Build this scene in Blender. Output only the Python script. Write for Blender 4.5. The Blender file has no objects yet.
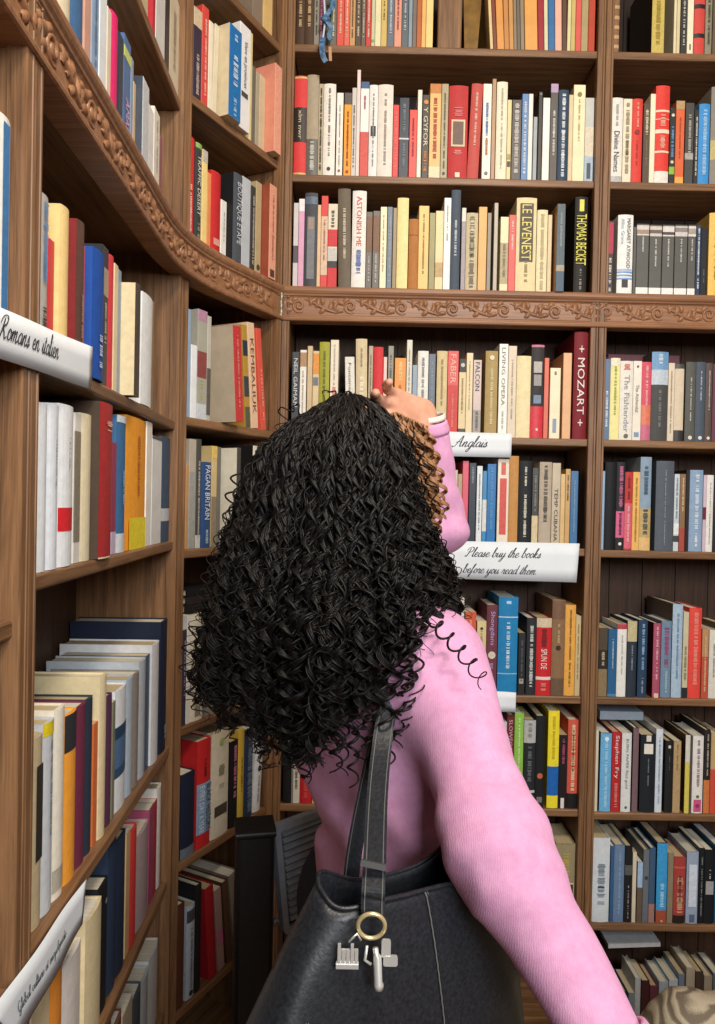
import bpy, math, random, colorsys
import numpy as np
from mathutils import Vector, Matrix, Euler
random.seed(7)
RNG = np.random.default_rng(11)
SC = bpy.context.scene
COL = SC.collection
PI = math.pi

# ------------------------------------------------------------------ camera
EYE = 1.5                                   # camera height; world origin is on the floor under it
F_PX, PITCH, YAW, ROLL = 720.0, -0.01365, 0.00468, 0.02098
def _turn(d):
    a, c, b = d
    y, z = c*math.cos(PITCH) - b*math.sin(PITCH), c*math.sin(PITCH) + b*math.cos(PITCH)
    return Vector((a*math.cos(YAW) + y*math.sin(YAW), -a*math.sin(YAW) + y*math.cos(YAW), z))
CAM_R = _turn((math.cos(ROLL), 0, math.sin(ROLL)))
CAM_U = _turn((-math.sin(ROLL), 0, math.cos(ROLL)))
CAM_F = _turn((0, 1, 0))
cam = bpy.data.cameras.new('camera')
cam.sensor_fit = 'HORIZONTAL'; cam.sensor_width = 36; cam.lens = 36*F_PX/715; cam.clip_start = 0.02
camo = bpy.data.objects.new('camera', cam); COL.objects.link(camo)
camo.matrix_world = Matrix(((CAM_R.x, CAM_U.x, -CAM_F.x, 0), (CAM_R.y, CAM_U.y, -CAM_F.y, 0), (CAM_R.z, CAM_U.z, -CAM_F.z, EYE), (0, 0, 0, 1)))
SC.camera = camo
def ray(px, py):
    return CAM_F + CAM_R*((px-357.5)/F_PX) + CAM_U*((512-py)/F_PX)
def at(px, py, y):                          # the place in the room, at distance y, of a point measured on the photograph
    d = ray(px, py); t = y/d.y
    return Vector((d.x*t, y, EYE + d.z*t))

# ------------------------------------------------------------------ light
SC.view_settings.view_transform = 'Standard'; SC.view_settings.look = 'None'
SC.view_settings.exposure = 0.0; SC.view_settings.gamma = 1.0
SC.view_settings.use_curve_mapping = False
world = bpy.data.worlds.new('daylight'); SC.world = world; world.use_nodes = True
world.node_tree.nodes['Background'].inputs[0].default_value = (0.80, 0.90, 1.0, 1)
world.node_tree.nodes['Background'].inputs[1].default_value = 0.6
def area(name, loc, target, sx, sy, watts, color):
    l = bpy.data.lights.new(name, 'AREA'); l.shape = 'RECTANGLE'; l.size = sx; l.size_y = sy
    l.energy = watts; l.color = color
    o = bpy.data.objects.new(name, l); COL.objects.link(o); o.location = loc
    o.rotation_euler = (Vector(target)-Vector(loc)).to_track_quat('-Z', 'Y').to_euler()
    return o
area('window_light', (0.92, -1.80, 2.5), (0.12, 1.7, 1.6), 1.4, 1.3, 96, (0.96, 0.98, 1.0))
area('ceiling_lamp_light', (0.5, -0.05, 3.35), (0.25, 1.2, 0.6), 0.45, 0.45, 44, (1.0, 0.88, 0.73))

# ------------------------------------------------------------------ materials
def lin(h):
    h = h.lstrip('#')
    f = lambda c: c/12.92 if c <= 0.04045 else ((c+0.055)/1.055)**2.4
    return tuple(f(int(h[i:i+2], 16)/255) for i in (0, 2, 4)) + (1.0,)
def new_mat(name):
    m = bpy.data.materials.new(name); m.use_nodes = True
    nt = m.node_tree; b = nt.nodes['Principled BSDF']
    return m, nt, b
def node(nt, t, **kw):
    n = nt.nodes.new(t)
    for k, v in kw.items():
        if k in n.inputs: n.inputs[k].default_value = v
        else: setattr(n, k, v)
    return n
def plain(name, hexc, rough=0.5, metal=0.0, spec=0.5):
    m, nt, b = new_mat(name)
    b.inputs['Base Color'].default_value = lin(hexc); b.inputs['Roughness'].default_value = rough
    b.inputs['Metallic'].default_value = metal; b.inputs['Specular IOR Level'].default_value = spec
    return m
def wood(name, dark, light, axis, rough=0.42):
    m, nt, b = new_mat(name); L = nt.links
    tc = node(nt, 'ShaderNodeTexCoord'); mp = node(nt, 'ShaderNodeMapping')
    s = [1.0, 1.0, 1.0]; s = [30.0, 30.0, 30.0]; s[axis] = 1.6
    mp.inputs['Scale'].default_value = s
    L.new(tc.outputs['Object'], mp.inputs['Vector'])
    n1 = node(nt, 'ShaderNodeTexNoise', Scale=2.2, Detail=7.0, Roughness=0.65, Distortion=0.5)
    L.new(mp.outputs[0], n1.inputs['Vector'])
    mp2 = node(nt, 'ShaderNodeMapping'); s2 = [160.0]*3; s2[axis] = 5.0; mp2.inputs['Scale'].default_value = s2
    L.new(tc.outputs['Object'], mp2.inputs['Vector'])
    n2 = node(nt, 'ShaderNodeTexNoise', Scale=3.0, Detail=3.0); L.new(mp2.outputs[0], n2.inputs['Vector'])
    mx = node(nt, 'ShaderNodeMath', operation='MULTIPLY_ADD'); L.new(n2.outputs['Fac'], mx.inputs[0]); mx.inputs[1].default_value = 0.45
    L.new(n1.outputs['Fac'], mx.inputs[2])
    r = node(nt, 'ShaderNodeValToRGB'); r.color_ramp.elements[0].position = 0.48; r.color_ramp.elements[1].position = 0.92
    r.color_ramp.elements[0].color = lin(dark); r.color_ramp.elements[1].color = lin(light)
    L.new(mx.outputs[0], r.inputs['Fac']); L.new(r.outputs['Color'], b.inputs['Base Color'])
    bp = node(nt, 'ShaderNodeBump', Strength=0.18, Distance=0.002); L.new(mx.outputs[0], bp.inputs['Height']); L.new(bp.outputs[0], b.inputs['Normal'])
    b.inputs['Roughness'].default_value = rough; b.inputs['Specular IOR Level'].default_value = 0.35
    return m
def tinted(name, rough, amount, scale, spec=0.4, bump=0.0):
    """one material for many things: its colour is the object's own colour, with a little wear"""
    m, nt, b = new_mat(name); L = nt.links
    oi = node(nt, 'ShaderNodeObjectInfo'); tc = node(nt, 'ShaderNodeTexCoord')
    n = node(nt, 'ShaderNodeTexNoise', Scale=scale, Detail=5.0, Roughness=0.7); L.new(tc.outputs['Object'], n.inputs['Vector'])
    r = node(nt, 'ShaderNodeMapRange'); r.inputs[1].default_value = 0.3; r.inputs[2].default_value = 0.7
    r.inputs[3].default_value = 1.0-amount; r.inputs[4].default_value = 1.0+amount*0.4
    L.new(n.outputs['Fac'], r.inputs[0])
    mx = node(nt, 'ShaderNodeVectorMath', operation='SCALE'); L.new(oi.outputs['Color'], mx.inputs[0]); L.new(r.outputs[0], mx.inputs['Scale'])
    L.new(mx.outputs[0], b.inputs['Base Color'])
    b.inputs['Roughness'].default_value = rough; b.inputs['Specular IOR Level'].default_value = spec
    if bump:
        bp = node(nt, 'ShaderNodeBump', Strength=bump, Distance=0.002); L.new(n.outputs['Fac'], bp.inputs['Height']); L.new(bp.outputs[0], b.inputs['Normal'])
    return m
def noisy(name, c1, c2, scale, rough=0.6, bump=0.0, dist=0.002, detail=5.0, spec=0.4, metal=0.0, lo=0.35, hi=0.65, sx=None):
    m, nt, b = new_mat(name); L = nt.links
    tc = node(nt, 'ShaderNodeTexCoord'); n = node(nt, 'ShaderNodeTexNoise', Scale=scale, Detail=detail)
    if sx:
        mp = node(nt, 'ShaderNodeMapping'); mp.inputs['Scale'].default_value = sx
        L.new(tc.outputs['Object'], mp.inputs[0]); L.new(mp.outputs[0], n.inputs['Vector'])
    else: L.new(tc.outputs['Object'], n.inputs['Vector'])
    r = node(nt, 'ShaderNodeValToRGB'); r.color_ramp.elements[0].position = lo; r.color_ramp.elements[1].position = hi
    r.color_ramp.elements[0].color = lin(c1); r.color_ramp.elements[1].color = lin(c2)
    L.new(n.outputs['Fac'], r.inputs['Fac']); L.new(r.outputs['Color'], b.inputs['Base Color'])
    b.inputs['Roughness'].default_value = rough; b.inputs['Specular IOR Level'].default_value = spec; b.inputs['Metallic'].default_value = metal
    if bump:
        bp = node(nt, 'ShaderNodeBump', Strength=bump, Distance=dist); L.new(n.outputs['Fac'], bp.inputs['Height']); L.new(bp.outputs[0], b.inputs['Normal'])
    return m
WD, WL = '#543a27', '#946d4b'
M = {
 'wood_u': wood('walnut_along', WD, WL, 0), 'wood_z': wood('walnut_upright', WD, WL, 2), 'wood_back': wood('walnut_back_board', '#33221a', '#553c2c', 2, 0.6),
 'wood_back_up_shaded': wood('walnut_back_board_shaded', '#1c120c', '#35241a', 2, 0.6),  # back boards of the upper cases: compartment shadow painted into a darker walnut
 'carved': wood('walnut_carved', '#734c34', '#a27553', 0, 0.38),
 'cover': tinted('book_cover', 0.42, 0.16, 18.0), 'cloth': tinted('book_cloth', 0.62, 0.14, 60.0, 0.3), 'print': tinted('spine_print', 0.5, 0.22, 120.0),
 'paper': tinted('sign_paper', 0.6, 0.05, 9.0, 0.3),
}
def pages_mat():
    m, nt, b = new_mat('book_pages'); L = nt.links
    oi = node(nt, 'ShaderNodeObjectInfo'); tc = node(nt, 'ShaderNodeTexCoord')
    mp = node(nt, 'ShaderNodeMapping'); mp.inputs['Scale'].default_value = (900, 3, 3); L.new(tc.outputs['Object'], mp.inputs[0])
    n = node(nt, 'ShaderNodeTexNoise', Scale=1.0, Detail=2.0); L.new(mp.outputs[0], n.inputs['Vector'])
    r = node(nt, 'ShaderNodeMapRange'); r.inputs[1].default_value = 0.3; r.inputs[2].default_value = 0.7; r.inputs[3].default_value = 0.72; r.inputs[4].default_value = 1.05
    L.new(n.outputs['Fac'], r.inputs[0])
    mx = node(nt, 'ShaderNodeVectorMath', operation='SCALE'); L.new(oi.outputs['Color'], mx.inputs[0]); L.new(r.outputs[0], mx.inputs['Scale'])
    L.new(mx.outputs[0], b.inputs['Base Color']); b.inputs['Roughness'].default_value = 0.8; b.inputs['Specular IOR Level'].default_value = 0.2
    return m
M['pages'] = pages_mat()

# ------------------------------------------------------------------ helpers
class MB:
    def __init__(s): s.v = []; s.f = []; s.sm = []
    def add(s, vs, fs, smooth=False):
        n = len(s.v); s.v += [tuple(p) for p in vs]; s.f += [tuple(i+n for i in q) for q in fs]; s.sm += [smooth]*len(fs)
        return s
    def box(s, x0, x1, y0, y1, z0, z1):
        return s.add([(x0, y0, z0), (x1, y0, z0), (x1, y1, z0), (x0, y1, z0), (x0, y0, z1), (x1, y0, z1), (x1, y1, z1), (x0, y1, z1)],
            [(0, 3, 2, 1), (4, 5, 6, 7), (0, 1, 5, 4), (1, 2, 6, 5), (2, 3, 7, 6), (3, 0, 4, 7)])
    def bevel_box(s, x0, x1, y0, y1, z0, z1, r, axis='x'):
        # a box with its four long edges (along axis) rounded off
        c = [(0, r), (r*.3, r*.3), (r, 0)]
        if axis == 'x': a0, a1, b0, b1 = y0, y1, z0, z1
        elif axis == 'y': a0, a1, b0, b1 = x0, x1, z0, z1
        else: a0, a1, b0, b1 = x0, x1, y0, y1
        prof = [(a0+p, b0+q) for p, q in c] + [(a1-q, b0+p) for p, q in c] + [(a1-p, b1-q) for p, q in c] + [(a0+q, b1-p) for p, q in c]
        def P(t, a, b): return {'x': (t, a, b), 'y': (a, t, b), 'z': (a, b, t)}[axis]
        e0, e1 = {'x': (x0, x1), 'y': (y0, y1), 'z': (z0, z1)}[axis]
        n = len(prof); vs = [P(e0, *p) for p in prof] + [P(e1, *p) for p in prof]
        fs = [(i, (i+1) % n, n+(i+1) % n, n+i) for i in range(n)] + [tuple(range(n))[::-1], tuple(range(n, 2*n))]
        if axis == 'y': fs = [q[::-1] for q in fs]
        return s.add(vs, fs)
    def tube(s, pts, r, k=8, cap=True):
        pts = [Vector(p) for p in pts]; n = len(pts)
        rr = r if hasattr(r, '__len__') else [r]*n
        vs = []; up = Vector((0.13, 0.21, 0.97)).normalized()
        for i, p in enumerate(pts):
            t = (pts[min(i+1, n-1)]-pts[max(i-1, 0)]).normalized()
            a = t.cross(up)
            if a.length < 1e-3: a = t.cross(Vector((1, 0, 0)))
            a.normalize(); b = t.cross(a).normalized(); up = b if i else up
            if i: up = -b if False else up
            for j in range(k):
                q = 2*PI*j/k; vs.append(p + (a*math.cos(q) + b*math.sin(q))*rr[i])
            up = a.cross(t)
        fs = [(i*k+j, i*k+(j+1) % k, (i+1)*k+(j+1) % k, (i+1)*k+j) for i in range(n-1) for j in range(k)]
        if cap: fs += [tuple(range(k))[::-1], tuple((n-1)*k+j for j in range(k))]
        return s.add(vs, fs, True)
    def ellipsoid(s, c, rx, ry, rz, nu=12, nv=8):
        vs = [(c[0], c[1], c[2]-rz)]
        for i in range(1, nv):
            th = -PI/2 + PI*i/nv
            for j in range(nu):
                ph = 2*PI*j/nu; vs.append((c[0]+rx*math.cos(th)*math.cos(ph), c[1]+ry*math.cos(th)*math.sin(ph), c[2]+rz*math.sin(th)))
        vs.append((c[0], c[1], c[2]+rz)); e = len(vs)-1
        fs = [(0, 1+(j+1) % nu, 1+j) for j in range(nu)]
        fs += [(1+i*nu+j, 1+i*nu+(j+1) % nu, 1+(i+1)*nu+(j+1) % nu, 1+(i+1)*nu+j) for i in range(nv-2) for j in range(nu)]
        b = 1+(nv-2)*nu; fs += [(b+j, b+(j+1) % nu, e) for j in range(nu)]
        return s.add(vs, fs, True)
    def mesh(s, name, mat=None):
        me = bpy.data.meshes.new(name); me.from_pydata(s.v, [], s.f)
        if mat: me.materials.append(mat)
        if any(s.sm): me.polygons.foreach_set('use_smooth', s.sm)
        me.update(); return me
    def build(s, name, mat, parent=None, color=None, label=None):
        return link(name, s.mesh(name, mat), parent, color, label)
def link(name, data, parent=None, color=None, label=None):
    o = bpy.data.objects.new(name, data); COL.objects.link(o)
    if parent: o.parent = parent
    if color: o.color = color
    if label: o['label'] = label
    return o
def np_mesh(name, v, f, mat, smooth=True):
    """mesh from arrays of points and quads"""
    me = bpy.data.meshes.new(name); k = f.shape[1]
    me.vertices.add(len(v)); me.vertices.foreach_set('co', np.ascontiguousarray(v, dtype=np.float32).ravel())
    me.loops.add(f.size); me.loops.foreach_set('vertex_index', f.ravel().astype(np.int32))
    me.polygons.add(len(f)); me.polygons.foreach_set('loop_start', np.arange(0, f.size, k, dtype=np.int32))
    me.polygons.foreach_set('use_smooth', np.full(len(f), smooth))
    me.materials.append(mat); me.update(calc_edges=True); me.validate(); return me
def empty(name, loc, rz=0.0):
    o = bpy.data.objects.new(name, None); COL.objects.link(o); o.empty_display_size = 0.05
    o.location = loc; o.rotation_euler = (0, 0, rz); return o
def tag(o, label, cat, group=None):
    o['label'] = label; o['category'] = cat
    if group: o['group'] = group
    return o
def struct(o): o['kind'] = 'structure'; return o

# ------------------------------------------------------------------ the three runs of bookcases: their fronts in plan
class Unit:
    """a bookcase frame: x runs to the right along its front, y goes back into it, z up from the floor"""
    def __init__(s, ox, oy, dx, dy, w):
        s.o = Vector((ox, oy, 0)); s.d = Vector((dx, dy, 0)).normalized(); s.b = Vector((-s.d.y, s.d.x, 0)); s.w = w
        s.rz = math.atan2(s.d.y, s.d.x)
    def hit(s, px, py, off=0.0):
        d = ray(px, py); e = Vector((0, 0, EYE)); q = s.o + s.b*off
        t = (q-e).dot(s.b)/d.dot(s.b); p = e + d*t
        return (p-s.o).dot(s.d), p.z
    def pt(s, u, v, z): return s.o + s.d*u + s.b*v + Vector((0, 0, z))
CX, CY = -0.1925, 2.0
EX, EY = -0.4004, 1.6319
LD = (-0.02981, 0.99956)
OX = CX-0.019                                                      # the fronts of the back run and the slanting one meet here
U_A = Unit(OX, CY, 1, 0, 0.878)                                   # back wall, left column
U_B = Unit(CX+0.859, CY, 1, 0, 0.859)                             # back wall, right column
U_M = Unit(EX, EY, OX-EX, CY-EY, math.hypot(OX-EX, CY-EY)-0.005)                          # the narrow slanting one in the corner
U_L = Unit(EX-LD[0]*0.805, EY-LD[1]*0.805, LD[0], LD[1], 0.805)   # left run, far
U_N = Unit(EX-LD[0]*1.61, EY-LD[1]*1.61, LD[0], LD[1], 0.805)     # left run, near
DEPTH = 0.225; TH = 0.021; ST = 0.022
Z = lambda h: EYE + h
# ------------------------------------------------------------------ room
WALL = noisy('cream_plaster', '#6f604e', '#7a6a57', 6, 0.8, 0.1)
FLOORM = wood('floorboards', '#4a3222', '#7b5839', 1, 0.4)
CEIL = noisy('white_ceiling', '#a89d8c', '#b2a796', 4, 0.85)
X0, X1, Y0, Y1, H = -1.0, 2.55, -2.0, 2.26, 3.45
fl = MB().box(X0, X1, Y0, Y1, -0.06, 0.0).build('floor', FLOORM); struct(fl)
nb = 0
x = X0
plank = MB().box(0, 0.147, 0, Y1-Y0, 0.0, 0.004).mesh('floor_board', FLOORM)
while x < X1-0.15:
    o = link('floor_board', plank, fl); o.location = (x, Y0, 0); x += 0.15
struct(MB().box(X0, X1, Y0, Y1, H, H+0.08).build('ceiling', CEIL))
struct(MB().box(X0, X1, Y1, Y1+0.1, 0, H).build('wall_back', WALL))
struct(MB().box(X0-0.1, X0, Y0, Y1, 0, H).build('wall_left', WALL))
struct(MB().box(X1, X1+0.1, Y0, Y1, 0, H).build('wall_right', WALL))
wf = MB(); wx0, wx1, wz0, wz1 = 0.1, 1.75, 1.75, 3.3
wf.box(X0, wx0, Y0-0.1, Y0, 0, H).box(wx1, X1, Y0-0.1, Y0, 0, H).box(wx0, wx1, Y0-0.1, Y0, 0, wz0).box(wx0, wx1, Y0-0.1, Y0, wz1, H)
struct(wf.build('wall_front', WALL))
WHITE = plain('white_paint', '#e8e4da', 0.4)
wn = MB(); wn.box(wx0, wx0+0.05, Y0-0.07, Y0-0.02, wz0, wz1).box(wx1-0.05, wx1, Y0-0.07, Y0-0.02, wz0, wz1).box(wx0, wx1, Y0-0.07, Y0-0.02, wz0, wz0+0.05).box(wx0, wx1, Y0-0.07, Y0-0.02, wz1-0.05, wz1).box(.905, .945, Y0-0.07, Y0-0.02, wz0, wz1)
struct(wn.build('window_1', WHITE))

# ------------------------------------------------------------------ bookcases
def shelf_mesh(w, z, d):
    b = MB(); r = 0.0035
    b.bevel_box(ST, w-ST, 0.004, d-0.012, z-TH, z, r, 'x'); return b
def stile_mesh(x0, x1, z0, z1):
    # upright face board with two run mouldings
    b = MB(); w = x1-x0
    prof = [(0, 0), (0, -.003), (w*.08, -.004), (w*.62, -.004), (w*.68, -.0022), (w*.74, -.0045), (w*.92, -.0045), (w, -.003), (w, 0.018), (0, 0.018)]
    n = len(prof); vs = [(x0+a, c, z0) for a, c in prof] + [(x0+a, c, z1) for a, c in prof]
    fs = [(i, (i+1) % n, n+(i+1) % n, n+i) for i in range(n)] + [tuple(range(n))[::-1], tuple(range(n, 2*n))]
    return b.add(vs, fs)
def bookcase(u, z0, z1, shelves, label, plinth=True, top=True):
    t = empty('bookcase', (u.o.x, u.o.y, z0), u.rz); tag(t, label, 'bookcase')
    w = u.w; d = DEPTH; h = z1-z0; g = 0.0008
    MB().box(g, ST-.004, 0.018, d, 0, h).build('side_panel', M['wood_z'], t)
    MB().box(w-ST+.004, w-g, 0.018, d, 0, h).build('side_panel', M['wood_z'], t)
    stile_mesh(g, ST, 0, h).build('stile', M['wood_z'], t); stile_mesh(w-ST, w-g, 0, h).build('stile', M['wood_z'], t)
    # back made of upright boards with a recessed joint between neighbours
    nbd = max(3, round((w-2*ST)/0.10)); bw = (w-2*ST)/nbd
    bk = M['wood_back' if plinth else 'wood_back_up_shaded']
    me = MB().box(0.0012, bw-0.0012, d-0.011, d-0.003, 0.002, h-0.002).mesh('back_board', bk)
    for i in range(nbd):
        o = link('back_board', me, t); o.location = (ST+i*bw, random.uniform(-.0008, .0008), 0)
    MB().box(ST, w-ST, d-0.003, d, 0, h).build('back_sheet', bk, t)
    for zs in shelves: shelf_mesh(w, Z(zs)-z0, d).build('shelf', M['wood_u'], t)
    if top: MB().box(g, w-g, 0.0, d, h-0.02, h).build('top_board', M['wood_u'], t)
    if plinth: MB().box(ST, w-ST, 0.012, 0.03, 0, Z(shelves[-1])-TH-z0).build('plinth', M['wood_u'], t)
    return t
CT, CB = 0.590, 0.497                # top and underside of the carved cornice
ROWS_A = [1.261, 0.904, CT, 0.189, -0.117, -0.531, -0.849, -1.167, -1.44]
ROWS_B = [1.261, 0.904, CT, 0.189, -0.119, -0.531, -0.856, -1.169, -1.44]
ROWS_M = [1.242, 0.925, CT, 0.189, -0.118, -0.531, -0.849, -1.200, -1.44]
ROWS_L = [1.21, 0.880, CT, 0.173, -0.095, -0.556, -0.862, -1.16, -1.44]
ROWS_N = [1.21, 0.880, CT, 0.173, -0.140, -0.556, -0.862, -1.16, -1.44]
LOW1 = Z(0.560)                      # the top of the lower cases, behind the cornice
bookcase(U_A, 0, LOW1, ROWS_A[3:], 'lower dark walnut bookcase behind the woman, under the straight carved cornice')
bookcase(U_B, 0, LOW1, ROWS_B[3:], 'lower dark walnut bookcase at the right edge, under the carved cornice')
bookcase(U_M, 0, LOW1, ROWS_M[3:], 'narrow lower walnut bookcase set slanting across the corner, left of the woman')
bookcase(U_L, 0, LOW1, ROWS_L[3:], 'lower walnut bookcase on the left side, with white and orange books')
bookcase(U_N, 0, LOW1, ROWS_N[3:], 'nearest lower walnut bookcase, cut off by the left edge of the photo')
UP0, UP1 = LOW1+0.002, Z(1.64)
for u, rows, lab in ((U_A, ROWS_A, 'upper walnut bookcase above the straight carved cornice, holding thick red books'), (U_B, ROWS_B, 'upper walnut bookcase at the top right, holding a row of matching grey spines'),
                     (U_M, ROWS_M, 'narrow upper walnut bookcase set slanting in the corner above the curved cornice'), (U_L, ROWS_L, 'upper walnut bookcase at the top left, above the curved cornice')):
    bookcase(u, UP0, UP1, rows[:3], lab, plinth=False)

# ------------------------------------------------------------------ carved cornice
def path_straight(p, q, n=2): return [p.lerp(q, i/(n-1)) for i in range(n)]
pa = U_N.pt(0.2, 0, 0); pe = Vector((EX, EY, 0)); pc = Vector((OX, CY, 0))
b0 = pe + (U_L.pt(0, 0, 0)-pe).normalized()*0.17; b1 = pe + (pc-pe).normalized()*0.17
curve = [pa] + [pa.lerp(b0, i/20) for i in range(1, 20)] + [b0*(1-t)**2 + pe*(2*t*(1-t)) + b1*t*t for t in [i/16 for i in range(17)]] + [b1.lerp(pc, i/8) for i in range(1, 9)]
curve[-1] = curve[-1] - (pc-pe).normalized()*0.004
straight = [Vector((OX+0.004, CY, 0)), Vector((OX+1.737, CY, 0))]
PROF = [(-.034, .497), (.006, .497), (.009, .499), (.010, .503), (.009, .507), (.005, .509), (.004, .513), (.001, .516), (.001, .562), (.003, .565), (.006, .567), (.007, .571), (.010, .574), (.0125, .579), (.013, .584), (.012, .588), (.009, .5915), (-.034, .5915)]
class Path:
    def __init__(s, pts):
        s.p = pts; s.L = [0]
        for a, b in zip(pts, pts[1:]): s.L.append(s.L[-1]+(b-a).length)
        s.t = []
        for i in range(len(pts)):
            s.t.append((pts[min(i+1, len(pts)-1)]-pts[max(i-1, 0)]).normalized())
    def at(s, d):
        d = max(0, min(s.L[-1], d)); i = 0
        while i < len(s.p)-2 and s.L[i+1] < d: i += 1
        f = (d-s.L[i])/(s.L[i+1]-s.L[i]); t = s.t[i].lerp(s.t[i+1], f).normalized()
        return s.p[i].lerp(s.p[i+1], f), Vector((t.y, -t.x, 0))       # point, outward normal into the room
def tubepts(pts, r, flat, b, k=6):
    """a flattened bead along points (s, t): carved relief raised off the frieze"""
    n = len(pts); vs = []
    for i, p in enumerate(pts):
        q0 = pts[max(0, i-1)]; q1 = pts[min(n-1, i+1)]; dx, dz = q1[0]-q0[0], q1[1]-q0[1]; l = math.hypot(dx, dz) or 1
        nx, nz = -dz/l, dx/l; rr = r[i] if hasattr(r, '__len__') else r
        for j in range(k):
            a = PI*j/(k-1); vs.append((p[0]+nx*rr*math.cos(a), p[1]+nz*rr*math.cos(a), math.sin(a)*rr*flat*.8))
    b.add(vs, [(i*k+j, i*k+j+1, (i+1)*k+j+1, (i+1)*k+j) for i in range(n-1) for j in range(k-1)], True)
def scroll():
    b = MB()
    c0 = -.012
    sp = [(c0+(.003+.0165*t)*math.cos(9.4*t+2.2), (.003+.0165*t)*math.sin(9.4*t+2.2)) for t in [i/20 for i in range(21)]]
    tubepts(sp, [.0022+.0024*math.sin(PI*min(1, .25+i/20*.75)) for i in range(21)], 1.5, b)
    for k in range(6):
        a = k*PI/3; tubepts([(c0, 0), (c0+.0045*math.cos(a), .0045*math.sin(a)), (c0+.0085*math.cos(a), .0085*math.sin(a))], [.0016, .003, .0006], 1.5, b, 5)
    st = [(c0+.014+.10*t, .019*math.cos(PI*t*1.1)-.003*math.sin(6*t)) for t in [i/16 for i in range(17)]]
    tubepts(st, [.0016+.0038*math.sin(PI*i/16) for i in range(17)], 1.3, b)
    for (s0, t0, ang, ln) in ((-.030, -.013, 2.6, .026), (-.030, .004, 2.1, .024), (-.046, .012, 3.6, .028), (.018, .002, .9, .026), (.034, -.004, .6, .030), (.052, .004, 1.0, .024), (.014, .016, -.5, .026), (.066, -.012, .4, .03), (-.014, .019, 2.9, .024), (.044, -.018, .15, .026), (.078, .012, -.4, .02)):
        lf = [(s0+ln*t*math.cos(ang+t*.9), max(-.0215, min(.0215, t0+ln*t*math.sin(ang+t*.9)))) for t in [i/6 for i in range(7)]]
        tubepts(lf, [.001+.0064*math.sin(PI*min(1, .12+i/6*.88)) for i in range(7)], 1.0, b, 5)
    return b
SCR = scroll()
def cornice(path, label, period, s0):
    t = empty('carved_cornice', (path.p[0].x, path.p[0].y, Z(CB)))
    tag(t, label, 'cornice', 'carved cornice')
    b = MB(); n = len(path.p); k = len(PROF); off = Vector(t.location)
    vs = []
    for i in range(n):
        p, tn = path.p[i], path.t[i]; nn = Vector((tn.y, -tn.x, 0))
        for a, c in PROF: vs.append(p + nn*a + Vector((0, 0, Z(c))) - off)
    fs = [(i*k+j, (i+1)*k+j, (i+1)*k+(j+1) % k, i*k+(j+1) % k) for i in range(n-1) for j in range(k)] + [tuple(range(k)), tuple((n-1)*k+j for j in range(k))[::-1]]
    b.add(vs, fs).build('moulding', M['carved'], t)
    d = s0
    while d < path.L[-1]-0.05:
        m = MB(); vs = []
        for (s_, t_, n_) in SCR.v:
            p, nn = path.at(d+s_); vs.append(p + nn*(0.0006+n_) + Vector((0, 0, Z(0.5395+t_))) - off)
        m.v = vs; m.f = SCR.f; m.sm = SCR.sm
        m.build('carved_scroll', M['carved'], t)
        d += period
    return t
cornice(Path(curve), 'walnut cornice curving round the corner, carved with leaf scrolls and rosettes', 0.142, 0.1)
STRAIGHT = cornice(Path(straight), 'straight walnut cornice along the back wall, carved with leaf scrolls and rosettes', 0.142, 0.055)
FILL = noisy('old_filler', '#a89a80', '#d8d0bc', 90, 0.8, 0.3)
fm = MB(); fo = STRAIGHT.location
for i in range(7):
    z0 = Z(CB)+.004+i*.0125; fm.tube([Vector((OX-.0005+random.uniform(-.001, .001), CY-.0135, z0))-fo, Vector((OX-.0005+random.uniform(-.001, .001), CY-.0135, z0+.0135))-fo], [.0022+.0012*(i % 2), .0028-.001*(i % 2)], 6)
o = fm.build('gap_filler', FILL, STRAIGHT, None, 'pale crumbling filler in the joint of the cornice'); o['kind'] = 'stuff'
# ------------------------------------------------------------------ books
def hexrgb(h): h = h.lstrip('#'); return [int(h[i:i+2], 16)/255 for i in (0, 2, 4)]
def colour_word(hx):
    r, g, b = hexrgb(hx); h, s, v = colorsys.rgb_to_hsv(r, g, b); h *= 360
    if v < 0.22: return 'black'
    if s < 0.10: return 'white' if v > 0.84 else 'pale grey' if v > 0.7 else 'grey' if v > 0.42 else 'charcoal'
    if 15 <= h < 75 and s < 0.34:
        return 'off-white' if v > 0.86 and s < 0.16 else 'cream' if v > 0.78 else 'taupe' if v > 0.5 else 'dark taupe'
    if h < 14 or h >= 345:
        if s < 0.3: return 'pinkish grey' if v < .8 else 'pale pink'
        if s < 0.55 and v > 0.7: return 'salmon'
        return 'dark red' if v < 0.6 else 'red'
    if h < 38:
        if v < 0.36: return 'dark brown'
        if v < 0.62: return 'brown'
        if s > 0.68: return 'orange'
        return 'tan' if v < 0.86 else 'peach' if h < 28 else 'light tan'
    if h < 52: return ('yellow' if s > 0.62 else 'pale yellow' if v > 0.85 else 'mustard') if v > 0.6 else 'olive brown'
    if h < 72: return 'pale yellow' if s < 0.5 and v > .8 else 'yellow' if v > 0.8 else 'olive'
    if h < 160: return 'lime green' if v > 0.55 else 'dark green'
    if h < 255:
        if v < 0.36: return 'navy'
        if s < 0.35: return 'pale blue' if v > 0.68 else 'slate blue' if v > .3 else 'charcoal'
        return 'light blue' if v > 0.75 else 'blue' if v > 0.45 else 'dark blue'
    if h < 320: return 'purple' if v < .6 else 'lilac'
    return 'plum' if v < 0.5 else 'magenta' if s > .6 else 'pink'
TXT = {}
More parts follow.
